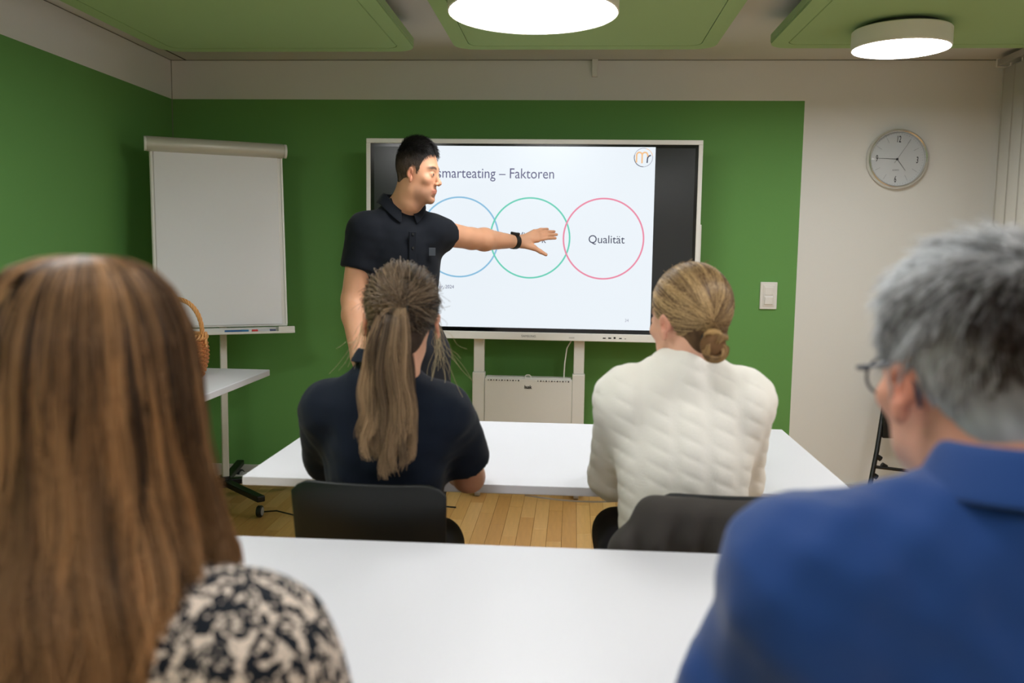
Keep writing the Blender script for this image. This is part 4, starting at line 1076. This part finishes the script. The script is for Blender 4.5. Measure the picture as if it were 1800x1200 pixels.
def flyaways(F, n, seed, base_fn, col, spread=.03, L_=.14):
    g = np.random.default_rng(seed); K = 12; t = np.linspace(0, 1, K)[None, :, None]
    P0, d0 = base_fn(g, n); P = P0[:, None]+d0[:, None]*t*L_*g.uniform(.5, 1.1, (n, 1, 1))+np.array([0, 0, -1])*t*t*L_*.45+g.normal(size=(n, 1, 3))*spread*t**2+.004*np.sin(t*9+g.uniform(0, 6, (n, 1, 1)))*g.normal(size=(n, 1, 3))
    return strands('loose_strands', P, .00045, np.tile(L3(*col), (n, 1))*g.uniform(.7, 1.2, (n, 1)), F.root, M['hair'])
def fb(g, n):
    sd_ = np.where(g.random(n) < .5, -1, 1); u = np.stack([sd_*.080, g.uniform(-.03, .04, n), g.uniform(-.03, .035, n)], 1)
    return u*B.hs @ B.HR.T+B.HT, np.stack([sd_*.25+g.normal(size=n)*.12, g.normal(size=n)*.2-.1, -.8+0*sd_], 1)
flyaways(B, 56, 3, fb, (196, 180, 140), .028, .12)
def fb2(g, n):
    u = g.normal(size=(n, 3)); u[:, 2] = np.abs(u[:, 2]); u /= np.linalg.norm(u, axis=1, keepdims=True)
    return (u*np.array([.087, .105, .098])+np.array([0, -.016, .038]))*B.hs @ B.HR.T+B.HT, u*.25+g.normal(size=(n, 3))*.25
flyaways(B, 260, 6, fb2, (120, 100, 82), .008, .045)
B.fix()

# ---- woman in the cream sweater with a bun
C = Fig('seated woman in cream cable-knit sweater with blond hair in low bun', (.268, 2.05, .545), R_(3), R_(-3), .985, True,
        (.268, 2.08, 1.211), R_(36), R_(-2), R_(-2), hs=(.94, .97, 1.0), sh=.125, nz=.562, shz=.476, ear=.085)
seated_legs(C, knee=(.10, .44, 0), kx=(.105, .10), kz=.565)
sR, sL = C.loc(.148, .01, .486), C.loc(-.148, .01, .488)
eR, wR = np.array([.425, 2.225, .80]), np.array([.36, 2.47, .79]); eL, wL = np.array([.112, 2.235, .797]), np.array([.19, 2.47, .79])
C.arms = arm_prims(sR, eR, wR, (.046, .040, .038, .024))+arm_prims(sL, eL, wL, (.046, .040, .038, .024))
C.hands = hand_prims(wR, (-.4, 1, -.05), (0, 0, -1), -1, .25, .92)+hand_prims(wL, (.4, 1, -.05), (0, 0, -1), 1, .25, .92)
C.skin((224, 172, 146), lips=(200, 110, 105), brow=(110, 80, 60), boxes_extra=[((.10, 2.45, .735), (.44, 2.70, .85), .0038)])
eyes(C.root, C.HR, C.HT, C.hs, (80, 100, 110))
def sweater():
    P = [dict(p) for p in C.torso]
    for S_, E2, W_ in ((sR, eR, wR), (sL, eL, wL)):
        P += arm_prims(S_, E2, W_, (.052, .050, .046, .036), .04)
    nb = C.neck_base; up = C.R @ np.array([0, 0, 1.]); P.append(C_(nb+up*.055, nb+up*.2, .044, .052, .006, op='s'))
    Rt = C.R.T
    def disp(X, Y, Z):
        x, y, z = X-C.T[0], Y-C.T[1], Z-C.T[2]
        lx = Rt[0, 0]*x+Rt[0, 1]*y+Rt[0, 2]*z; lz = Rt[2, 0]*x+Rt[2, 1]*y+Rt[2, 2]*z
        W_ = .074; u = (lx/W_+.5) % 1-.5                      # a cable column every 7 cm
        q = lz/.040+.85*u+.5*np.floor(lx/W_+.5)
        cab = np.abs(np.sin(PI*q))**.32*np.exp(-(u/.36)**4)
        fade = np.clip((.30-np.abs(lx))/.05, 0, 1)
        fold = .0045*nz3(X, Y, Z*1.4, 12, 19)*np.clip((.30-lz)/.2, .25, 1)
        return -.0038*cab*fade+fold
    lo, hi = bbox(P, .04)
    return sdf_object('cable_knit_sweater', P, [(lo, hi, .0046)], M['knit'], C.root, offset=.010, disp=disp, clips=[((0, 0, .60), (0, 0, -1))], relax=0)
sweater()
for (e_, w_) in ((eR, wR), (eL, wL)):
    d = Vector(w_-e_).normalized(); MB().lathe([(.034, -.02), (.045, -.02), (.047, 0), (.045, .012), (.034, .012)], 28, Matrix.Translation(Vector(w_)-d*.006) @ d.to_track_quat('Z', 'Y').to_matrix().to_4x4(), closed=True).build('cuff', M['knit'], C.root, smooth=True)
nbk = Vector(C.neck_base); MB().lathe([(.052, .0), (.062, -.002), (.066, .012), (.062, .024), (.054, .026), (.050, .014)], 36, Matrix.Translation(nbk+Vector((0, .004, -.006))) @ Matrix.Rotation(R_(-10), 4, 'X'), closed=True).build('neckband', M['knit'], C.root, smooth=True)
trousers(C, C.legs, M['trousers'])
for sx in (-1, 1): shoe(C.root, C.loc(sx*.11, .42, 0), R_(-sx*6), M['shoe'])
hair_cap(C, 'hair_base', hl_pony, lambda q, n: mix(L3(70, 52, 36), L3(110, 84, 56), np.clip(.5+.4*n, 0, 1)), .007)
def colC(ang, far, lock, g):
    hi = np.clip(.42+.85*snoise(ang*14, ang*3, 15, 1.6)+.12*lock+g.normal(size=len(ang))*.10-.25*np.exp(-((far-1.9)/.35)**2), 0, 1)
    return mix(L3(92, 66, 44), L3(206, 172, 122), hi)
pulled(C, 9000, (-.36, -1, -.42), colC, 41, hl_pony, rough=.0, lift=.03, rad=.0008, spread=.07, rr=(.0855, .104, .097))
bun_c = C.hloc(-.050, -.132, -.046)
MB().lathe([(.012, -.004), (.018, -.004), (.019, 0), (.018, .004), (.012, .004)], 20, Matrix.Translation(C.hloc(-.042, -.108, -.036)) @ Matrix(C.HR.tolist()).to_4x4() @ Matrix.Rotation(R_(75), 4, 'X'), closed=True).build('hair_tie', M['black_plastic'], C.root, smooth=True)
def bun(F, c, r, n, seed):
    g = np.random.default_rng(seed); K = 34; t = np.linspace(0, 1, K)
    nl = 26; lk = g.integers(0, nl, n); p0 = g.uniform(0, 2*PI, nl)[lk]+g.normal(size=n)*.10; rm_ = np.linspace(.35, 1, nl)[lk]+g.normal(size=n)*.03
    turn = 2.6; a = p0[:, None]+turn*t[None]; lc = g.random(nl)[lk]
    tube_r = .40*(1+0*t); ph = (p0*1.7)[:, None]+t[None]*2.0+g.normal(size=n)[:, None]*.12
    rad_ = np.abs(r*(.50+.50*np.cos(ph)*rm_[:, None])); h_ = r*.62*np.sin(ph)*np.sqrt(rm_[:, None])+.006
    x = rad_*np.cos(a); z = rad_*np.sin(a); y = -np.abs(h_)*.9+.0*z
    P = np.stack([x, y, z], 2) @ F.HR.T+c
    col = mix(L3(84, 58, 36), L3(208, 168, 112), np.clip(.15+.7*lc+g.normal(size=n)*.1, 0, 1)); return P, col
Pb, cb = bun(C, bun_c, .039, 2200, 3)
strands('bun', Pb, .0009, cb, C.root, M['hair'])
sdf_object('bun_core', tf([E_((0, 0, 0), (.032, .024, .032), .01)], C.HR, bun_c), [(bun_c-.04, bun_c+.04, .003)], M['hair_matte'], C.root, col=lambda V: np.tile(L3(110, 80, 52), (len(V), 1)))
def fc2(g, n):
    u = g.normal(size=(n, 3)); u[:, 2] = np.abs(u[:, 2]); u /= np.linalg.norm(u, axis=1, keepdims=True)
    return (u*np.array([.087, .105, .098])+np.array([0, -.016, .038]))*C.hs @ C.HR.T+C.HT, u*.2+g.normal(size=(n, 3))*.2
flyaways(C, 120, 8, fc2, (150, 122, 86), .006, .035)
C.fix()

# ---- nearest woman, long hair and leopard print
A = Fig('nearest woman at left with long brown hair and leopard print blouse', (-.462, .765, .525), R_(-12), R_(-3), .965, True,
        (-.455, .80, 1.215), R_(-14), R_(-3), 0, sh=.145, ear=.068)
seated_legs(A, knee=(.09, .43, 0))
sR, sL = A.loc(.186, .01, .474), A.loc(-.186, .01, .474)
eR, wR = np.array([-.232, .86, .745]), np.array([-.33, 1.03, .665]); eL, wL = np.array([-.685, .82, .745]), np.array([-.50, 1.05, .665])
A.arms = arm_prims(sR, eR, wR, (.050, .044, .040, .025))+arm_prims(sL, eL, wL, (.050, .044, .040, .025))
A.hands = hand_prims(wR, (-.3, 1, -.1), (0, 0, -1), -1, .3, .92)+hand_prims(wL, (.2, 1, -.1), (0, 0, -1), 1, .3, .92)
A.skin((220, 168, 142), lips=(195, 108, 100), brow=(70, 50, 38), boxes_extra=[((-.60, 1.0, .60), (-.26, 1.25, .72), .0042)])
eyes(A.root, A.HR, A.HT, A.hs, (90, 70, 50))
def blouse(F, ma, arms, off, name, seed, cuffr=.034, amp=.006, hem=.56, vox=.0065, neckr=.06, k=.05):
    P = [dict(p) for p in F.torso]
    for S_, E2, W_ in arms: P += arm_prims(S_, E2, W_, (.056, .052, .046, cuffr), k)
    nb = F.neck_base; up = F.R @ np.array([0, 0, 1.]); P.append(C_(nb+up*.0, nb+up*.2, neckr-.012, neckr, .008, op='s'))
    def disp(X, Y, Z): return amp*nz3(X, Y, Z*.7, seed, 20)+amp*.35*nz3(X, Y, Z, seed+3, 55)
    lo, hi = bbox(P, off+.02)
    return sdf_object(name, P, [(lo, hi, vox)], ma, F.root, offset=off, disp=disp, clips=[((0, 0, hem), (0, 0, -1))])
blouse(A, M['leopard'], ((sR, eR, wR), (sL, eL, wL)), .016, 'leopard_blouse', 3)
trousers(A, A.legs, M['trousers'])
for sx in (-1, 1): shoe(A.root, A.loc(sx*.11, .42, 0), R_(-sx*6), M['shoe'])
def long_hair(n, seed):
    g = np.random.default_rng(seed); K = 26
    rt = np.array([.865, .50, 0]); tc_ = np.array([.50, -.865, 0])
    prof_z = np.array([1.358, 1.356, 1.346, 1.325, 1.290, 1.24, 1.18, 1.12, 1.06, 1.00, .94, .86])
    prof_r = np.array([0.0, .026, .050, .070, .085, .094, .099, .110, .130, .138, .138, .142])
    s_ = np.concatenate([[0], np.cumsum(np.hypot(np.diff(prof_z), np.diff(prof_r)))])
    nl = 330; ph = g.uniform(-PI, PI, nl); dep_ = g.beta(3, 1.2, nl); lc = g.random(nl); wp = g.uniform(0, 6.3, nl); tipj = g.normal(size=nl)*.022
    lk = g.integers(0, nl, n); phi = ph[lk]+g.normal(size=n)*.045
    deg = np.degrees((phi+PI) % (2*PI)-PI)
    tipz = np.interp(deg, [-180, -120, -60, -20, 0, 25, 45, 62, 85, 120, 180], [.93, .98, 1.02, 1.06, 1.092, 1.085, 1.070, 1.045, .93, .86, .93])+tipj[lk]+g.normal(size=n)*.012
    s_tip = np.interp(-tipz, -prof_z, s_)
    t = np.linspace(0, 1, K)[None]; S_ = .012+(s_tip[:, None]-.012)*t
    R2 = np.interp(S_, s_, prof_r); Z2 = np.interp(S_, s_, prof_z)
    q = S_/s_[-1]
    rr = R2*(1-.20*(1-dep_[lk])[:, None]*np.clip(q*2.2, .15, 1))+g.normal(size=n)[:, None]*.0022
    A_ = phi[:, None]+(.085*np.sin(q*8+wp[lk][:, None])+.055*np.sin(q*17+1.7*wp[lk][:, None]))*np.clip(q*1.6-.2, 0, 1)+.03*g.normal(size=n)[:, None]*q
    rr = rr+.008*np.sin(q*10+wp[lk][:, None]*2.3)*np.clip(q*2-.5, 0, 1)
    curl = np.clip(t-.8, 0, 1)/.2
    rr = rr-.012*curl**2*(.5+.5*np.sin(wp[lk]))[:, None]
    rr = rr*(1+.16*np.clip(-np.cos(A_), 0, 1))
    ox = -.452; oy = .795
    P = np.stack([ox+rr*(np.cos(A_)*rt[0]+1.10*np.sin(A_)*tc_[0]), oy+rr*(np.cos(A_)*rt[1]+1.10*np.sin(A_)*tc_[1]), Z2+0*rr], 2)
    base = .22+.80*(lc[lk]-.4)+.42*snoise(phi*9, phi*2, 77, 1.3)
    k = np.clip(base[:, None]+.36*q+.05*g.normal(size=n)[:, None]-.12*np.exp(-((q-.35)/.12)**2), 0, 1)
    col = mix(L3(50, 35, 27), L3(218, 168, 118), k)
    return P, col
Pl, cl_ = long_hair(15000, 9)
strands('hair', Pl, .0010*np.linspace(1, .5, Pl.shape[1])[None]*np.ones((len(Pl), 1)), cl_, A.root, M['hair'])
sdf_object('hair_base', tf([E_((0, -.012, .036), (.078, .096, .092), .03), C_((0, -.01, .02), (.0, -.012, -.10), .072, .070, .04), C_((0, -.012, -.10), (0, -.014, -.19), .068, .060, .04), E_((0, .125, -.02), (.075, .075, .10), .02, op='s')], A.HR, A.HT),
           [(A.HT-np.array([.17, .2, .33]), A.HT+np.array([.15, .16, .16]), .0055)], M['hair_matte'], A.root, col=lambda V: mix(L3(44, 30, 22), L3(74, 52, 38), np.clip(.5+.5*nz3(V[:, 0], V[:, 1], V[:, 2]*.2, 5, 150), 0, 1)))
A.fix()

# ---- nearest man, grey hair, glasses, blue shirt
Ee = Fig('nearest man at right with short grey hair, glasses and blue shirt', (.43, .80, .515), R_(4), R_(-5), 1.085, False,
        (.412, .925, 1.243), R_(14), R_(-3), R_(0), hs=(1.05, 1.05, 1.03), sh=.165, nz=.560, shz=.480, ear=.083)
seated_legs(Ee, knee=(.10, .42, 0))
sR, sL = Ee.loc(.190, .01, .494), Ee.loc(-.190, .01, .494)
eL, wL = np.array([.165, .885, .80]), np.array([.33, 1.07, .69]); eR, wR = np.array([.70, .885, .80]), np.array([.52, 1.07, .69])
Ee.arms = arm_prims(sR, eR, wR, (.056, .050, .045, .029))+arm_prims(sL, eL, wL, (.056, .050, .045, .029))
Ee.hands = hand_prims(wR, (-.3, 1, -.1), (0, 0, -1), -1, .3)+hand_prims(wL, (.3, 1, -.1), (0, 0, -1), 1, .3)
Ee.skin((222, 160, 136), lips=(190, 112, 105), brow=(130, 125, 120), stub=(190, 150, 135), boxes_extra=[((.24, 1.04, .61), (.62, 1.28, .74), .0042)])
eyes(Ee.root, Ee.HR, Ee.HT, Ee.hs, (80, 95, 110))
blouse(Ee, M['blue'], ((sR, eR, wR), (sL, eL, wL)), .018, 'blue_shirt', 14,   .040, amp=.011, hem=.58, neckr=.075)
collar(Ee, M['blue'], r0=.070, rise=.030, fall=.050, gap=14, wid=.026, up_off=.045, front_drop=.05)
trousers(Ee, Ee.legs, M['jeans'])
for sx in (-1, 1): shoe(Ee.root, Ee.loc(sx*.10, .40, 0), R_(-sx*6), M['shoe'])
def hl_E(y): return np.interp(y, [-.12, -.09, -.065, -.045, -.030, -.014, .012, .022, .034, .042, .056, .075, .09], [-.072, -.076, -.070, -.055, -.01, .030, .022, -.022, -.012, .03, .055, .072, .080])
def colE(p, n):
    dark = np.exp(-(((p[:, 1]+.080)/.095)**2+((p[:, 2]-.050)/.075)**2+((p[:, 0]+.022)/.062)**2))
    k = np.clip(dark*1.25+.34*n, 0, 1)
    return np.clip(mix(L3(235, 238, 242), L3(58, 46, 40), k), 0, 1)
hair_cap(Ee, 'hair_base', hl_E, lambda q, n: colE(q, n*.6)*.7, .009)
def LE(p, u): top = np.clip((p[:, 2]-.04)/.06, 0, 1); return .016+.015*top, .42+.0*top
def dirE(p, u):   # whorl at the back of the crown, combed outward from it
    w_ = np.array([.015, -.075, .095]); d = p-w_; d[:, 2] -= .3*np.linalg.norm(d, axis=1); s = np.stack([-d[:, 1], d[:, 0], 0*d[:, 0]], 1)*.5
    return d+s
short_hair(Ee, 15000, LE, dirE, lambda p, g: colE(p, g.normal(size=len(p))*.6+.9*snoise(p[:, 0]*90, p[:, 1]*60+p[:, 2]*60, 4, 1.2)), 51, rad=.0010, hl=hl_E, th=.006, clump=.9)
# glasses
gr = thing('x', 'x', 'x'); bpy.data.objects.remove(gr)
def hl3(x, y, z): return tuple(Ee.hloc(x, y, z))
gmat = mat('glasses_frame', (16, 38, 62), .3)
gf = MB()
for s in (-1, 1):
    gf.tube([hl3(s*.034+.0235*math.cos(a), .103-.010*abs(s*.034+.0235*math.cos(a))/.06, -.004+.0205*math.sin(a)) for a in np.linspace(0, 2*PI, 32, endpoint=False)], .0017, 8, True)
gf.tube([hl3(.0105*k, .102, .004+.003*(1-k*k)) for k in np.linspace(-1, 1, 7)], .0016, 8)
gl_ = gf.build('glasses_rim', gmat, Ee.root, smooth=True)
for s in (-1, 1):
    MB().tube([hl3(s*.0575, .094, .004), hl3(s*.070, .090, .006), hl3(s*.078, .075, .008), hl3(s*.083, .04, .012), hl3(s*.0845, .0, .020), hl3(s*.083, -.012, .016), hl3(s*.081, -.024, .000), hl3(s*.079, -.030, -.022)], [.0024, .0028, .0022, .0018, .0018, .002, .0024, .002], 8).build('temple_arm', gmat, gl_, smooth=True)
    q = [hl3(s*.034+.022*math.cos(a), .103-.010*abs(s*.034+.022*math.cos(a))/.06, -.004+.019*math.sin(a)) for a in np.linspace(0, 2*PI, 28, endpoint=False)]
    bm = bmesh.new(); bm.faces.new([bm.verts.new(p) for p in q]); me = bpy.data.meshes.new('lens'); bm.to_mesh(me); bm.free(); link('lens', me, M['glass'], gl_)
Ee.fix()

# ------------------------------------------------------------------ chairs under the seated people, jacket
make_chair('black plastic chair behind the woman with the ponytail', (-.447, 2.15, 0), R_(-2), None)
make_chair('chair of the woman in the cream sweater, under a charcoal jacket', (.355, 2.15, 0), R_(2), None)
make_chair('chair under the nearest woman with long hair', (-.462, .86, 0), R_(-12), None)
make_chair('chair under the nearest man in the blue shirt', (.435, .89, 0), R_(4), None)
def jacket():
    x0, y0 = .365, 1.905
    P = [C_((.185, y0-.005, .805), (.52, y0-.005, .820), .030, .030, .02), C_((.17, y0-.02, .70), (.20, y0-.01, .80), .034, .028, .03), C_((.55, y0-.02, .70), (.53, y0-.01, .80), .034, .028, .03)]
    for i, x in enumerate(np.linspace(.165, .56, 9)):
        P.append(C_((x, y0-.028, .50), (x*.86+.05, y0-.006, .80), .034, .026, .03))
    P += [C_((.19, y0-.005, .80), (.125, y0-.02, .72), .026, .034, .03), C_((.125, y0-.02, .72), (.10, y0-.03, .58), .036, .044, .03),
          C_((.54, y0-.005, .80), (.60, y0-.02, .70), .026, .034, .03), C_((.60, y0-.02, .70), (.62, y0-.03, .56), .036, .044, .03),
          C_((.24, y0+.035, .60), (.24, y0+.02, .80), .02, .02, .03), C_((.48, y0+.035, .60), (.48, y0+.02, .80), .02, .02, .03)]
    def disp(X, Y, Z): return .007*np.sin(X*88+8*Z+1.5*np.sin(Z*20))*np.clip((.83-Z)/.08, 0, 1)+.004*nz3(X, Y, Z, 6, 30)
    lo, hi = bbox(P, .02)
    o = sdf_object('jacket', P, [(lo, hi, .0055)], M['jacket'], None, disp=disp)
    return tag(o, 'charcoal jacket hung over the back of the sweater woman chair', 'jacket')
jacket()

# ------------------------------------------------------------------ folded chair leaning in the right corner
fx = thing('folded_chair', 'black folding chair frame leaning by the white wall at right', 'chair', (1.75, 4.8, 0))
def FX(x, y, z): return (x-1.75, y-4.8, z)
MB().tube([FX(1.555, 4.66, .006), FX(1.63, 4.74, .34), FX(1.735, 4.90, .82)], .0125, 10).build('side_tube', M['black_metal'], fx, smooth=True)
MB().tube([FX(1.95, 4.66, .006), FX(1.99, 4.74, .34), FX(2.06, 4.90, .82)], .0125, 10).build('side_tube', M['black_metal'], fx, smooth=True)
MB().tube([FX(1.58, 4.69, .12), FX(1.96, 4.69, .10)], .009, 8).build('rung', M['black_metal'], fx, smooth=True)
MB().tube([FX(1.61, 4.72, .255), FX(1.98, 4.72, .22)], .009, 8).build('rung', M['black_metal'], fx, smooth=True)
for x, z in ((1.635, .30), (1.665, .255), (1.62, .20)): MB().tube([FX(x-.01, 4.73, z+.01), FX(x+.015, 4.73, z-.005)], .014, 10).build('joint_knob', M['black_plastic'], fx, smooth=True)
MB().box(FX(1.66, 4.76, .40), FX(2.02, 4.79, .72), .01).build('seat', M['black_plastic'], fx)
MB().tube([FX(1.735, 4.90, .82), FX(1.9, 4.91, .84), FX(2.06, 4.90, .82)], .0125, 10).build('top_tube', M['black_metal'], fx, smooth=True)
